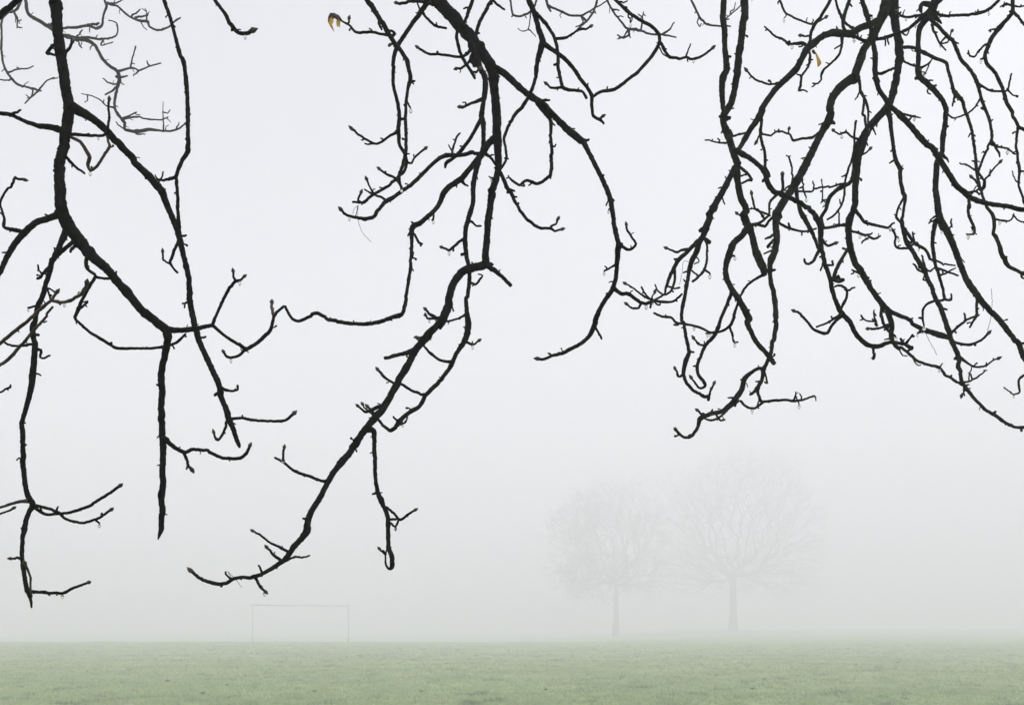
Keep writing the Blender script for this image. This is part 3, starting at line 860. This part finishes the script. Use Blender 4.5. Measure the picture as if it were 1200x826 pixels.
def solve(b):
    if 'D' in b:
        return
    if b['par']:
        pb = BY[b['par']]
        solve(pb)
        e, q, d0, pw = nearest(pb, *b['p'][0, :2])
        if 0.5 < e < 14:
            b['p'] = np.vstack([[q[0], q[1], min(b['p'][0, 2] * 1.15, pw)], b['p']])
    else:
        d0 = b['d']
    p = b['p']
    seg = np.hypot(*np.diff(p[:, :2], axis=0).T)
    s = np.concatenate([[0], np.cumsum(seg)]) / F * d0
    slope = random.uniform(-.38, .38)
    if b['par'] and len(p) > 1 and s[-1] < .12:
        slope *= 1.5
    amp, ph, fr = random.uniform(.02, .05), random.uniform(0, 6.28), random.uniform(5, 9)
    D = d0 + slope * s * np.exp(-s * .6) + amp * (np.sin(s * fr + ph) - math.sin(ph)) * np.minimum(1, s * 3)
    b['D'] = np.clip(D, d0 * .72, d0 * 1.35)

for b in BR:
    solve(b)

def is_grey(b):
    while b['par']:
        b = BY[b['par']]
    return 'g' in b['fl']

def space_curve(b, lead=None):
    b['grey'] = is_grey(b)
    p, D = b['p'], b['D']
    pts = []
    for (x, y, wd), d in zip(p, D):
        q = unproject(x, y, d)
        wd *= 1.14 - .17 * float(np.clip((wd - 2) / 2.2, 0, 1)) - .10 * float(np.clip((wd - 4) / 8, 0, 1))
        if b['grey']:
            wd *= .86
        pts.append([*q, max(wd, .5) / 2 / F * d])
    P = np.array(pts)
    if lead is not None:
        P = np.vstack([lead, P])
    return P

def gnarl(P, px):
    """knots, ring scars and slight kinks: px = metres per picture pixel"""
    n = len(P)
    s = np.concatenate([[0], np.cumsum(np.linalg.norm(np.diff(P[:, :3], axis=0), axis=1))])
    r = P[:, 3].copy()
    fac = np.ones(n)
    x = random.uniform(4, 14) * px
    while x < s[-1]:
        a = random.uniform(.03, .26) * random.choice([1, 1, .4, -.35])
        wd = random.uniform(.9, 2.6) * px + random.uniform(.1, .6) * r.mean()
        fac += a * np.exp(-((s - x) / wd) ** 2)
        x += random.uniform(7, 38) * px
    P = P.copy()
    P[:, 3] = r * fac * (1 + .022 * rng.normal(0, 1, n))
    if n > 2:
        P[1:-1, :3] += rng.normal(0, 1, (n - 2, 3)) * .15 * px
        # slow crooks between the nodes of growth
        m_ = max(3, int(s[-1] / (13 * px)))
        ks = np.sort(np.concatenate([[0, s[-1]], rng.uniform(0, s[-1], m_)]))
        off = rng.normal(0, 1, (len(ks), 3)) * .62 * px
        off[0] = 0; off[-1] = 0
        P[:, :3] += np.stack([np.interp(s, ks, off[:, c]) for c in range(3)], 1)
    return P

def spurs(tb, P, px, mi, dens=1.0, reach=1.0):
    """short side nubs: dead spurs and leaf-scar pegs"""
    n = len(P)
    if n < 6:
        return
    s = np.concatenate([[0], np.cumsum(np.linalg.norm(np.diff(P[:, :3], axis=0), axis=1))])
    x = random.uniform(6, 24) * px
    while x < s[-1] - 3 * px:
        i = int(np.clip(np.searchsorted(s, x), 1, n - 2))
        t = P[i + 1, :3] - P[i - 1, :3]; t /= np.linalg.norm(t)
        a = rng.normal(0, 1, 3); a -= t * a.dot(t); a /= np.linalg.norm(a)
        ln = P[i, 3] + random.choice([.8, 1.2, 1.6, 2.2, 3.4]) * px * reach
        r = random.uniform(.6, 1.2) * px / reach ** .5
        q0 = P[i, :3]
        q1 = q0 + a * ln * .7 + t * ln * random.uniform(-.05, .35)
        q2 = q0 + a * ln + t * ln * random.uniform(.0, .7)
        knob = reach == 1.0 and random.random() < .3
        tb.add(np.array([[*q0, r * 1.3], [*q1, r * .9], [*q2, r * (1.45 if knob else .75)]]), 5, mi)
        x += random.uniform(14, 46) * px / dens

def bud(tb, P, px, mi):
    """a plump pointed bud closing the twig"""
    e = P[-1, :3]; t = P[-1, :3] - P[max(0, len(P) - 4), :3]
    t = t / (np.linalg.norm(t) + 1e-9)
    r = P[-1, 3]
    R = max(r * 1.6, 2.1 * px)
    ln = R * random.uniform(2.7, 3.4)
    prof = [(-.12, r), (.0, r * 1.02), (.14, R * .8), (.34, R), (.56, R * .85), (.78, R * .45), (.95, R * .12)]
    tb.add(np.array([[*(e + t * ln * (a - .1)), rr] for a, rr in prof]), 7, mi, .05)

def drop(tb, p, px):
    """a water drop hanging under a twig"""
    R = random.uniform(1.5, 2.3) * px
    prof = [(1.5, .15), (1.0, .5), (.5, .86), (0, 1), (-.5, .86), (-.85, .5)]
    tb.add(np.array([[p[0], p[1], p[2] + (z - 1.2) * R, r * R] for z, r in prof]), 10, 4)

def curve_lead(P0, dir0, limb):
    """points that carry a bough on from where it leaves the view up to a limb overhead"""
    L = catmull(limb, .1)
    d = np.linalg.norm(L[:, :3] - (P0[:3] + dir0 * .5), axis=1) + .25 * np.abs(L[:, 0] - P0[0] - .25)
    q = L[int(np.argmin(d))]
    h = np.linalg.norm(q[:3] - P0[:3])
    b0, b3 = q[:3], P0[:3]
    b1 = b0 + np.array([-.1, 0, .15]) * h
    b2 = b3 + dir0 * h * .4
    out = []
    for t in np.linspace(0, .94, 9):
        c = (1-t)**3*b0 + 3*(1-t)**2*t*b1 + 3*(1-t)*t*t*b2 + t**3*b3
        out.append([*c, (1 - t) * min(max(P0[3] * 2.2, .014), q[3] * .85) + t * P0[3]])
    return np.array(out)

NEAR_BASE = np.array([4.2, .5, float(ground_z(4.2, .5))])
near_tree = thing('overhanging_tree', 'nearest bare tree, its dark gnarled boughs drooping from above across the picture', 'tree', NEAR_BASE)
z0 = NEAR_BASE[2]
LIMB = np.array([[4.2, .5, 3.0, .2], [3.7, .9, 3.55, .16], [2.8, 1.4, 3.85, .13], [1.3, 2.1, 4.0, .10], [-.4, 2.2, 3.95, .075], [-1.6, 2.0, 3.8, .05], [-2.6, 1.8, 3.65, .03]])
LIMB2 = np.array([[4.2, .5, 3.3, .17], [3.4, 2.6, 4.9, .12], [1.8, 4.2, 5.6, .08], [0.1, 4.6, 5.7, .05], [-1.0, 4.6, 5.6, .03]])
tb = Tubes()
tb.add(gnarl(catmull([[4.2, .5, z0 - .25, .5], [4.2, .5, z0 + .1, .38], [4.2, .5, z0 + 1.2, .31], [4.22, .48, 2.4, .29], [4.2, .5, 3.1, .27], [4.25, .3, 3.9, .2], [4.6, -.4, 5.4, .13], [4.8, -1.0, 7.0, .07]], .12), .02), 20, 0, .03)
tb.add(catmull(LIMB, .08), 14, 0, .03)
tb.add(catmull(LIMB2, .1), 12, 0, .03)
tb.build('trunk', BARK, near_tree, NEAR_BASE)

GREY_BASE = np.array([-6.2, 7.2, float(ground_z(-6.2, 7.2))])
grey_tree = thing('background_tree', 'bare tree with pale grey twigs showing behind the thick black bough at top left', 'tree', GREY_BASE)
z1 = GREY_BASE[2]
GLIMB = np.array([[-6.2, 7.2, 3.4, .2], [-5.2, 6.7, 5.2, .13], [-4.0, 6.1, 6.2, .09], [-2.8, 5.7, 6.5, .05], [-2.0, 5.6, 6.4, .03]])
tb = Tubes()
tb.add(gnarl(catmull([[-6.2, 7.2, z1 - .25, .45], [-6.2, 7.2, z1 + .1, .33], [-6.2, 7.2, 1.6, .27], [-6.2, 7.2, 3.4, .24], [-6.4, 7.4, 5.2, .17], [-6.5, 7.7, 7.5, .09]], .15), .02), 18, 0, .03)
tb.add(catmull(GLIMB, .1), 12, 0, .03)
tb.build('trunk', BARK, grey_tree, GREY_BASE)

MATS = [BARK, MOSS, YOUNG, BUD, DROP]
HOST = {}                     # bough id -> (Tubes, object parent, kind)
def length_px(b):
    return float(np.hypot(*np.diff(b['p'][:, :2], axis=0).T).sum())

def grow(b, tb):
    lead = None
    P = space_curve(b)
    d = float(b['D'].mean())
    px = d / F
    if not b['par']:
        dir0 = P[0, :3] - P[1, :3]; dir0 /= np.linalg.norm(dir0)
        limb = GLIMB if is_grey(b) else (LIMB2 if b['d'] > 3.9 else LIMB)
        lead = curve_lead(P[0], dir0, limb)
        P = np.vstack([lead, P])
    P = catmull(P, 2.4 * px)
    P = gnarl(P, px)
    if b['par']:
        n = min(4, len(P))
        P[:n, 3] *= np.linspace(1.25, 1, n)
    W = float(b['p'][:, 2].max())
    right = b['id'][0] == 'R' or (b['par'] or '')[:1] == 'R'
    mi = 2 if 'r' in b['fl'] else (1 if right and (hash_id(b) % 3) else 0)
    sides = 12 if W > 8 else (8 if W > 3.5 else 6)
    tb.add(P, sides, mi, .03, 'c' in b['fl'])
    vis = P if lead is None else P[len(lead) * 2:]
    if 'h' not in b['fl']:
        spurs(tb, vis, px, mi, 1.0, 2.4 if b['grey'] or d > 4 else 1.0)
    if 'b' in b['fl']:
        bud(tb, P, px, 3)
    if not b['grey'] and d < 4 and W < 6 and 'h' not in b['fl'] and random.random() < .22:
        i = int(np.argmin(P[len(P) // 3:, 2])) + len(P) // 3
        drop(tb, P[i, :3] - np.array([0, 0, P[i, 3] * .8]), px)

def hash_id(b):
    s = b['id'] if b['id'] != '_' else b['par']
    return sum(ord(c) * (i + 3) for i, c in enumerate(s))

# a B line is a branch of the tree; a longer side twig is a sub-part of its branch; short pegs stay in their twig's mesh
BRANCHES = [b for b in BR if 'B' in b['fl'] or not b['par']]
KIDS = {}
for b in BR:
    if b['par']:
        KIDS.setdefault(b['par'], []).append(b)

def merged_kids(b, tb):
    for c in KIDS.get(b['id'], []) if b['id'] != '_' else []:
        if 'B' not in c['fl']:
            grow(c, tb); merged_kids(c, tb)

for b in BRANCHES:
    root = grey_tree if is_grey(b) else near_tree
    tb = Tubes()
    grow(b, tb)
    subs = []
    for c in KIDS.get(b['id'], []):
        if 'B' in c['fl']:
            continue
        if length_px(c) > 17 or c['id'] != '_':
            subs.append(c)
        else:
            grow(c, tb)
    o = tb.build('branch', MATS, root, unproject(*b['p'][0, :2], b['D'][0]))
    b['obj'] = o
    for c in subs:
        tb = Tubes()
        grow(c, tb)
        merged_kids(c, tb)
        c['obj'] = tb.build('strand' if 'h' in c['fl'] else 'twig', MATS, o, unproject(*c['p'][0, :2], c['D'][0]))

# ------------------------------------------------------------------ the two withered leaves left on the boughs
def curled_leaf(parent, tip, lobes, px, label, which):
    """crumpled leaf hanging from `tip`: blade lobes given as outlines in (right, down) pixels"""
    v, f, mi = [], [], []
    for (outline, tilt, curl), wm in zip(lobes, which):
        n = len(outline)
        o = np.array(outline, float) * px
        c = o.mean(axis=0)
        base = len(v)
        for ring, k in enumerate((1.0, .55)):
            for (x, y) in (c + (o - c) * k):
                dd = tilt * x + curl * (((x - c[0]) / px / 4) ** 2) * px * (1 if ring == 0 else .35) + random.uniform(-.4, .4) * px
                v.append(tip + np.array([x, dd, -y]))
        v.append(tip + np.array([c[0], tilt * c[0] - curl * .6 * px, -c[1]]))
        for j in range(n):
            j2 = (j + 1) % n
            f.append((base + j, base + j2, base + n + j2, base + n + j))
            f.append((base + n + j, base + n + j2, base + 2 * n)); mi += [wm, wm]
    o = part('leaf', v, f, [DARK_LEAF, LEAF], parent, mi, origin=tip)
    sm = o.modifiers.new('thickness', 'SOLIDIFY'); sm.thickness = .5 * px
    o['label'] = label
    return o

c6t = BY['C6t']
tip = unproject(370 + 138 / 4.72, 104 / 4.72, c6t['D'][-1])
pxl = c6t['D'][-1] / F
curled_leaf(c6t['obj'].parent, tip, [
    ([(1, -1), (-2, -4.5), (-7, -5.5), (-12, -5), (-14.5, -1), (-14.8, 4), (-13.6, 7.5), (-11.4, 6.5), (-10.4, 1.5), (-7, .2), (-3.5, 2), (-1.2, 2.5)], .25, .8),
    ([(-.6, 0), (-3.6, -.4), (-5.4, 2), (-5.2, 7), (-3.6, 9.8), (-2.6, 8.2), (-1.2, 10.4), (-.8, 6), (-.2, 2)], -.2, .6),
    ([(-7.4, 0), (-10, -.2), (-12.6, 3), (-13.6, 7), (-11.8, 11), (-9, 14.6), (-7, 17), (-9, 12), (-9.6, 8.5), (-8, 6)], .3, .6)], pxl,
    'dried brown curled leaf with pale torn tips', (0, 1, 1))
r4 = BY['R4']
e, q, dd, _w = nearest(r4, 800 + 900 / 5.9, 330 / 5.9)
tip = unproject(800 + 905 / 5.9, 352 / 5.9, dd)
pxl = dd / F
curled_leaf(r4['obj'], tip, [
    ([(1.6, .6), (3.6, 1.8), (6.8, 5.2), (10.2, 10), (10.6, 12), (8.6, 14.8), (6.4, 17.4), (5.4, 16.8), (5.0, 12.5), (4.0, 7.5), (2.4, 3.6)], .5, .5),
    ([(-1.8, -.6), (.2, -1.2), (1.2, .6), (2.4, 3.6), (1.2, 4.6), (-.6, 3.6), (-1.6, 1.4)], -.4, .5)], pxl,
    'small dry yellow leaf', (1, 0))
# ------------------------------------------------------------------ ground mesh
def ground():
    ys = np.concatenate([np.linspace(-380, -20, 25), np.linspace(-15, 18, 23), 18.5 * np.exp(np.linspace(0, math.log(150 / 18.5), 340))[1:], np.linspace(156, 380, 30)])
    us = np.linspace(-1, 1, 361)
    us = np.sign(us) * (0.6 * np.abs(us) + 0.4 * np.abs(us) ** 3)
    V = []
    for y in ys:
        hw = 380.0
        k = sstep(0, 1, np.abs(us))
        near = us * np.clip(abs(y) * .9 + 14, 20, 130) * 1.0
        x = near * (1 - np.abs(us) ** 6) + np.sign(us) * hw * np.abs(us) ** 6
        z = ground_z(x, np.full_like(x, y))
        V.append(np.stack([x, np.full_like(x, y), z], 1))
    n = len(us)
    V = np.vstack(V)
    r, c = np.meshgrid(np.arange(len(ys) - 1), np.arange(n - 1), indexing='ij')
    a = (r * n + c).ravel()
    faces = np.stack([a, a + 1, a + n + 1, a + n], 1).tolist()
    m, t, b = mat('short_wet_turf', .85, .15)
    L = t.links.new
    tc = t.nodes.new('ShaderNodeTexCoord')
    def nz(scale, detail, stretch=(1, 1, 1)):
        mp = t.nodes.new('ShaderNodeMapping'); mp.inputs['Scale'].default_value = stretch
        q = t.nodes.new('ShaderNodeTexNoise'); q.inputs['Scale'].default_value = scale; q.inputs['Detail'].default_value = detail
        q.inputs['Roughness'].default_value = .7
        L(tc.outputs['Object'], mp.inputs[0]); L(mp.outputs[0], q.inputs['Vector'])
        return q.outputs[0]
    def ramp(src, a, b_, ca, cb):
        r_ = t.nodes.new('ShaderNodeValToRGB')
        r_.color_ramp.elements[0].position = a; r_.color_ramp.elements[1].position = b_
        r_.color_ramp.elements[0].color = (*ca, 1); r_.color_ramp.elements[1].color = (*cb, 1)
        L(src, r_.inputs[0]); return r_.outputs[0]
    def mix(fac, a, b_, mode='MIX'):
        q = t.nodes.new('ShaderNodeMix'); q.data_type = 'RGBA'; q.blend_type = mode
        if isinstance(fac, float): q.inputs[0].default_value = fac
        else: L(fac, q.inputs[0])
        L(a, q.inputs[6]); L(b_, q.inputs[7]); return q.outputs[2]
    fine = ramp(nz(6, 8, (1, .22, 1)), .38, .62, GRASS_A, GRASS_B)
    worn = ramp(nz(.55, 7, (.8, .5, 1)), .40, .62, GRASS_C, GRASS_D)
    patch = ramp(nz(.22, 6, (.5, .8, 1)), .38, .62, (0, 0, 0), (1, 1, 1))
    col = mix(.5, fine, worn)
    tint = t.nodes.new('ShaderNodeRGB'); tint.outputs[0].default_value = (*GRASS_E, 1)
    mq = t.nodes.new('ShaderNodeMath'); mq.operation = 'MULTIPLY'; mq.inputs[1].default_value = .45
    L(patch, mq.inputs[0])
    col = mix(mq.outputs[0], col, tint.outputs[0])
    L(col, b.inputs['Base Color'])
    bp = t.nodes.new('ShaderNodeBump'); bp.inputs['Strength'].default_value = .9; bp.inputs['Distance'].default_value = .06
    L(nz(14, 5), bp.inputs['Height']); L(bp.outputs[0], b.inputs['Normal'])
    o = part('grass_field', V, faces, m, None, origin=(0, 0, 0))
    o['kind'] = 'structure'
ground()

# short grass: tufts of leaning blades where single blades can still be made out
def grass(n):
    y = 17.5 * np.exp(rng.uniform(0, 1, n) ** .9 * math.log(84 / 17.5))
    x = rng.uniform(-1, 1, n) * (y * .56 + 2)
    # a third of the blades stand together in longer tufts
    nt_ = 5200
    ty = 17.5 * np.exp(rng.uniform(0, 1, nt_) ** 1.1 * math.log(70 / 17.5)); tx = rng.uniform(-1, 1, nt_) * (ty * .56 + 2)
    tid = rng.integers(0, nt_, n // 3)
    tall = np.zeros(n, bool); tall[:n // 3] = True
    spread = rng.uniform(.04, .16, nt_)
    x[:n // 3] = tx[tid] + rng.normal(0, 1, n // 3) * spread[tid]; y[:n // 3] = ty[tid] + rng.normal(0, 1, n // 3) * spread[tid]
    dens = np.sin(x * .55 + 1.5 * np.sin(y * .4)) + np.sin(y * .8 + 2 * np.sin(x * .23)) + rng.normal(0, .9, n)
    keep = (dens > -.9) | tall
    x, y, tall = x[keep], y[keep], tall[keep]
    n = len(x)
    z = ground_z(x, y) - .005
    h = rng.uniform(.02, .055, n) * (1 + .6 * (rng.uniform(0, 1, n) > .93)) * (1 + .8 * tall)
    wd = rng.uniform(.004, .009, n) * np.clip(y / 26, 1, 2.2)
    a = rng.uniform(0, 6.283, n)
    lx, ly = rng.normal(0, .6, n) * h, rng.normal(0, .6, n) * h
    v = np.empty((n, 3, 3))
    v[:, 0] = np.stack([x - np.cos(a) * wd, y - np.sin(a) * wd, z], 1)
    v[:, 1] = np.stack([x + np.cos(a) * wd, y + np.sin(a) * wd, z], 1)
    v[:, 2] = np.stack([x + lx, y + ly, z + h], 1)
    me = bpy.data.meshes.new('grass')
    me.vertices.add(n * 3); me.vertices.foreach_set('co', v.ravel())
    me.loops.add(n * 3); me.loops.foreach_set('vertex_index', np.arange(n * 3, dtype=np.int32))
    me.polygons.add(n); me.polygons.foreach_set('loop_start', np.arange(0, n * 3, 3, dtype=np.int32))
    me.polygons.foreach_set('loop_total', np.full(n, 3, dtype=np.int32))
    me.update(); me.validate()
    gm = mottled('grass_blades', [GRASS_A, GRASS_B, GRASS_E], .9, .7, .2, detail=8)
    me.materials.append(gm)
    o = bpy.data.objects.new('grass', me)
    COL.objects.link(o)
    o['label'] = 'short pale green wet grass covering the foreground field'
    o['category'] = 'grass'
    o['kind'] = 'stuff'
grass(420000)

def at_ground(px_, dist):
    x = (px_ - 600) / F * dist
    return np.array([x, dist, float(ground_z(x, dist))])

# dark leaves lying on the turf
def fallen_leaves():
    spots = [(287.5, 793), (237.5, 813.5), (196, 798.5), (266, 803.5), (103, 787), (1052, 777), (882, 808), (896, 796.5), (368, 811), (25, 806), (640, 809), (1003, 779)]
    root = None
    for i, (u, v_) in enumerate(spots):
        # walk the line of sight down to the ground
        d = 16.0
        while d < 74 and EYE + (HORIZON - v_) / F * d > float(ground_z((u - 600) / F * d, d)):
            d += .05
        p = at_ground(u, d)
        r = random.uniform(.022, .045)
        vs, fs = [], []
        n = 9
        for ring, k in enumerate((1., .55)):
            for j in range(n):
                t = 2 * math.pi * j / n
                rr = r * k * (1 + .3 * math.sin(3 * t + i) + random.uniform(-.12, .12))
                vs.append((p[0] + 1.5 * rr * math.cos(t + i), p[1] + rr * math.sin(t + i), p[2] + .012 + (.045 if ring == 0 else .018) * random.uniform(.5, 1.2)))
        vs.append((p[0], p[1], p[2] + .012))
        for j in range(n):
            j2 = (j + 1) % n
            fs.append((j, j2, n + j2, n + j)); fs.append((n + j, n + j2, 2 * n))
        o = part('fallen_leaf', vs, fs, FALLEN, None, origin=p)
        sm = o.modifiers.new('thickness', 'SOLIDIFY'); sm.thickness = .006
        o['label'] = 'tiny dark withered leaf lying on the pale green turf'
        o['category'] = 'leaf'
        o['group'] = 'withered leaves scattered over the grass'
fallen_leaves()

# ------------------------------------------------------------------ football goal
def goal():
    dl, dr = 68.0, 71.0
    pl, pr = at_ground(296.0, dl), at_ground(408.5, dr)
    zt = EYE + (HORIZON - 709) / F * .5 * (dl + dr)
    base = (pl + pr) / 2
    g = thing('football_goal', 'faint football goal frame standing in the fog at the far edge of the grass', 'goal', base)
    for p in (pl, pr):
        tb = Tubes()
        tb.add(np.array([[p[0], p[1], p[2] - .3, .043], [p[0], p[1], p[2] + 1, .043], [p[0], p[1], zt - .03, .043]]), 14, 0)
        tb.build('post', PAINT, g, p)
    tb = Tubes()
    tb.add(np.array([[pl[0] - .05, pl[1], zt, .044], [*((pl + pr) / 2)[:2], zt, .044], [pr[0] + .05, pr[1], zt, .044]]), 14, 0)
    tb.build('crossbar', PAINT, g, (pl[0], pl[1], zt))
goal()

# ------------------------------------------------------------------ the two park trees in the fog
def park_tree(root, base, off, fork_h, trunk_r, env, low, n, seed, twig_r, twigs, leaves=None):
    """A crown that fills the round envelope env = (centre height, rx, r_up, r_down): every point of it is reached
    from the wood already grown by the way that is short and does not stray far from the trunk."""
    rg = np.random.default_rng(seed)
    B = np.array(base)
    cz, rx, ru, rd = env
    C = B + (off, 0, cz)
    # points to reach, thicker towards the outside
    q = rg.normal(0, 1, (n * 2, 3)); q /= np.linalg.norm(q, axis=1)[:, None]
    rad = rg.uniform(.10, 1, n * 2) ** .42
    lob = np.array([1 + .24 * noise.noise(Vector((*(v * 1.6 + seed),))) + .14 * noise.noise(Vector((*(v * 4 + seed),))) for v in q])
    q[:, 2] = np.where(q[:, 2] < 0, -np.abs(q[:, 2]) ** .62, q[:, 2])
    q = q * (rad * lob)[:, None] * np.stack([np.full(n * 2, rx), np.full(n * 2, rx), np.where(q[:, 2] > 0, ru, rd)], 1)
    near = np.hypot(q[:, 0], q[:, 1])
    keep = (q[:, 2] + cz > np.maximum(low, fork_h + .6 - .62 * np.maximum(0, near - 1.8))) 
    q = (q + C)[keep][:n]
    N = [B + (0, 0, -.3), B + (0, 0, .2), B + (.03, 0, fork_h * .35), B + (.0, .03, fork_h * .7), B + (.05, 0, fork_h)]
    par = [-1, 0, 1, 2, 3]
    plen = [0, 0, 0, 0, 0.]
    top = 4
    A = np.zeros((60000, 3)); L_ = np.zeros(60000)
    for i, p in enumerate(N):
        A[i] = p
    m = len(N)
    ok = np.zeros(60000, bool); ok[3] = ok[4] = True
    order = np.argsort(np.linalg.norm(q - N[top], axis=1))
    D0 = {}
    for t in q[order]:
        dv = t - A[:m]
        dist = np.linalg.norm(dv, axis=1)
        cost = np.where(ok[:m], dist + .46 * L_[:m], 1e9)
        i = int(np.argmin(cost))
        if dist[i] < .25:
            continue
        # leave along the parent's run, then bend over to the target
        pd = A[i] - A[par[i]] if par[i] >= 0 else np.array([0, 0, 1.])
        pd = pd / (np.linalg.norm(pd) + 1e-9)
        k = max(2, int(dist[i] / .55))
        b0, b3 = A[i].copy(), t
        b1 = b0 + pd * dist[i] * .22 + np.array([0, 0, .05]) * dist[i]
        b2 = b3 - (b3 - b0) * .3 + np.array([0, 0, .07 if t[2] > C[2] else -.02]) * dist[i]
        last = i
        for s in range(1, k + 1):
            u = s / k
            p = (1-u)**3*b0 + 3*(1-u)**2*u*b1 + 3*(1-u)*u*u*b2 + u**3*b3 + rg.normal(0, .05, 3) * (s < k)
            A[m] = p
            L_[m] = L_[last] + np.linalg.norm(p - A[last])
            par.append(last); ok[m] = True
            last = m; m += 1
    par = np.array(par)
    kids = [[] for _ in range(m)]
    for i in range(1, m):
        kids[par[i]].append(i)
    # pipe model radii
    R = np.zeros(m)
    for i in range(m - 1, -1, -1):
        R[i] = twig_r if not kids[i] else sum(R[c] ** 2.0 for c in kids[i]) ** (1 / 2.0)
    scale = trunk_r * .82 / R[top]
    R = np.maximum(R * scale ** np.clip((R / R[top]), 0.25, 1), twig_r)
    R[:4] = trunk_r * np.array([1.9, 1.45, 1.0, .93])
    wood, fine = Tubes(), Tubes()
    heads = [(1, [0])]
    stack = [[0]]
    while stack:
        run = stack.pop()
        i = run[-1]
        while kids[i]:
            ks = sorted(kids[i], key=lambda c: -R[c])
            for c in ks[1:]:
                stack.append([i, c])
            i = ks[0]; run.append(i)
        P = np.array([[*A[j], R[j]] for j in run])
        if len(run) > 1 and run[0] != 0:
            P[0, 3] = min(P[0, 3], P[1, 3] * 1.25)
        r_ = P[:, 3].max()
        (wood if r_ > .075 else fine).add(P, 12 if r_ > .3 else (7 if r_ > .09 else 3), 0, .02 if r_ > .3 else 0)
    # spray of fine twigs at every end and along the outer wood
    ends = [i for i in range(5, m) if R[i] < twig_r * 2.4]
    tips = []
    for i in ends:
        if rg.uniform() > twigs:
            continue
        p = A[i]; o = A[i] - A[par[i]]; o = o / (np.linalg.norm(o) + 1e-9)
        for k in range(2 if not kids[i] else 1):
            d = o * .8 + rg.normal(0, .5, 3) + np.array([0, 0, .12]); d /= np.linalg.norm(d)
            ln = rg.uniform(.6, 1.9)
            e = p + d * ln * .55; g = e + (d + rg.normal(0, .3, 3)) * ln * .45
            fine.add(np.array([[*p, twig_r * .8], [*e, twig_r * .62], [*g, twig_r * .4]]), 3, 0)
            tips.append(g)
    wood.build('trunk', FAR_BARK, root, base)
    fine.build('crown', FAR_BARK, root, base)
    if leaves:
        v, f = [], []
        for t in tips:
            dens = noise.noise(Vector((t[0] * .5, t[1] * .5, t[2] * .5))) - leaves[1] * (t[0] - C[0]) / rx - .35 * (t[2] - C[2]) / ru
            if dens < leaves[0]:
                continue
            for k in range(leaves[2]):
                c = t + rg.normal(0, .32, 3)
                s = rg.uniform(.08, .16)
                u = Vector(rg.normal(0, 1, 3)).normalized(); w_ = u.orthogonal().normalized() * .6
                c = Vector(c)
                i = len(v)
                v += [tuple(c - u * s), tuple(c + w_ * s), tuple(c + u * s * 1.2), tuple(c - w_ * s)]
                f.append((i, i + 1, i + 2, i + 3))
        part('foliage', v, f, OLD_LEAF, root, smooth=False, origin=base)

bb = at_ground(859, 160)
big = thing('bare_tree', 'broad bare tree with a thick forked trunk fading into the fog, larger of the two', 'tree', bb)
park_tree(big, tuple(bb), .6, 8.0, .60, (16.4, 15.0, 13.0, 12.4), 5.2, 3300, 11, .021, .9)
sb = at_ground(722, 152)
small = thing('small_tree', 'slimmer tree in the fog with brown leaves clinging to its crown, left of larger tree', 'tree', sb)
park_tree(small, tuple(sb), -.5, 7.6, .40, (14.0, 9.4, 10.4, 9.9), 5.1, 1800, 23, .020, .9, leaves=(.10, .6, 8))

# ------------------------------------------------------------------ the fog
def fog():
    a, z0_, z1_ = 400.0, -3.2, 32.0
    v = [(x, y, z) for z in (z0_, z1_) for (x, y) in ((-a, -a), (a, -a), (a, a), (-a, a))]
    f = [(3, 2, 1, 0), (4, 5, 6, 7), (0, 1, 5, 4), (1, 2, 6, 5), (2, 3, 7, 6), (3, 0, 4, 7)]
    m = bpy.data.materials.new('fog')
    m.use_nodes = True
    t = m.node_tree
    t.nodes.clear()
    out = t.nodes.new('ShaderNodeOutputMaterial')
    pv = t.nodes.new('ShaderNodeVolumePrincipled')
    pv.inputs['Color'].default_value = FOG_COL
    pv.inputs['Density'].default_value = FOG
    pv.inputs['Anisotropy'].default_value = 0.0
    t.links.new(pv.outputs[0], out.inputs['Volume'])
    o = part('haze', v, f, m, None, smooth=False, origin=(0, 0, 0))
    o['label'] = 'pale grey fog filling the park'
    o['category'] = 'fog'
    o['kind'] = 'stuff'
fog()
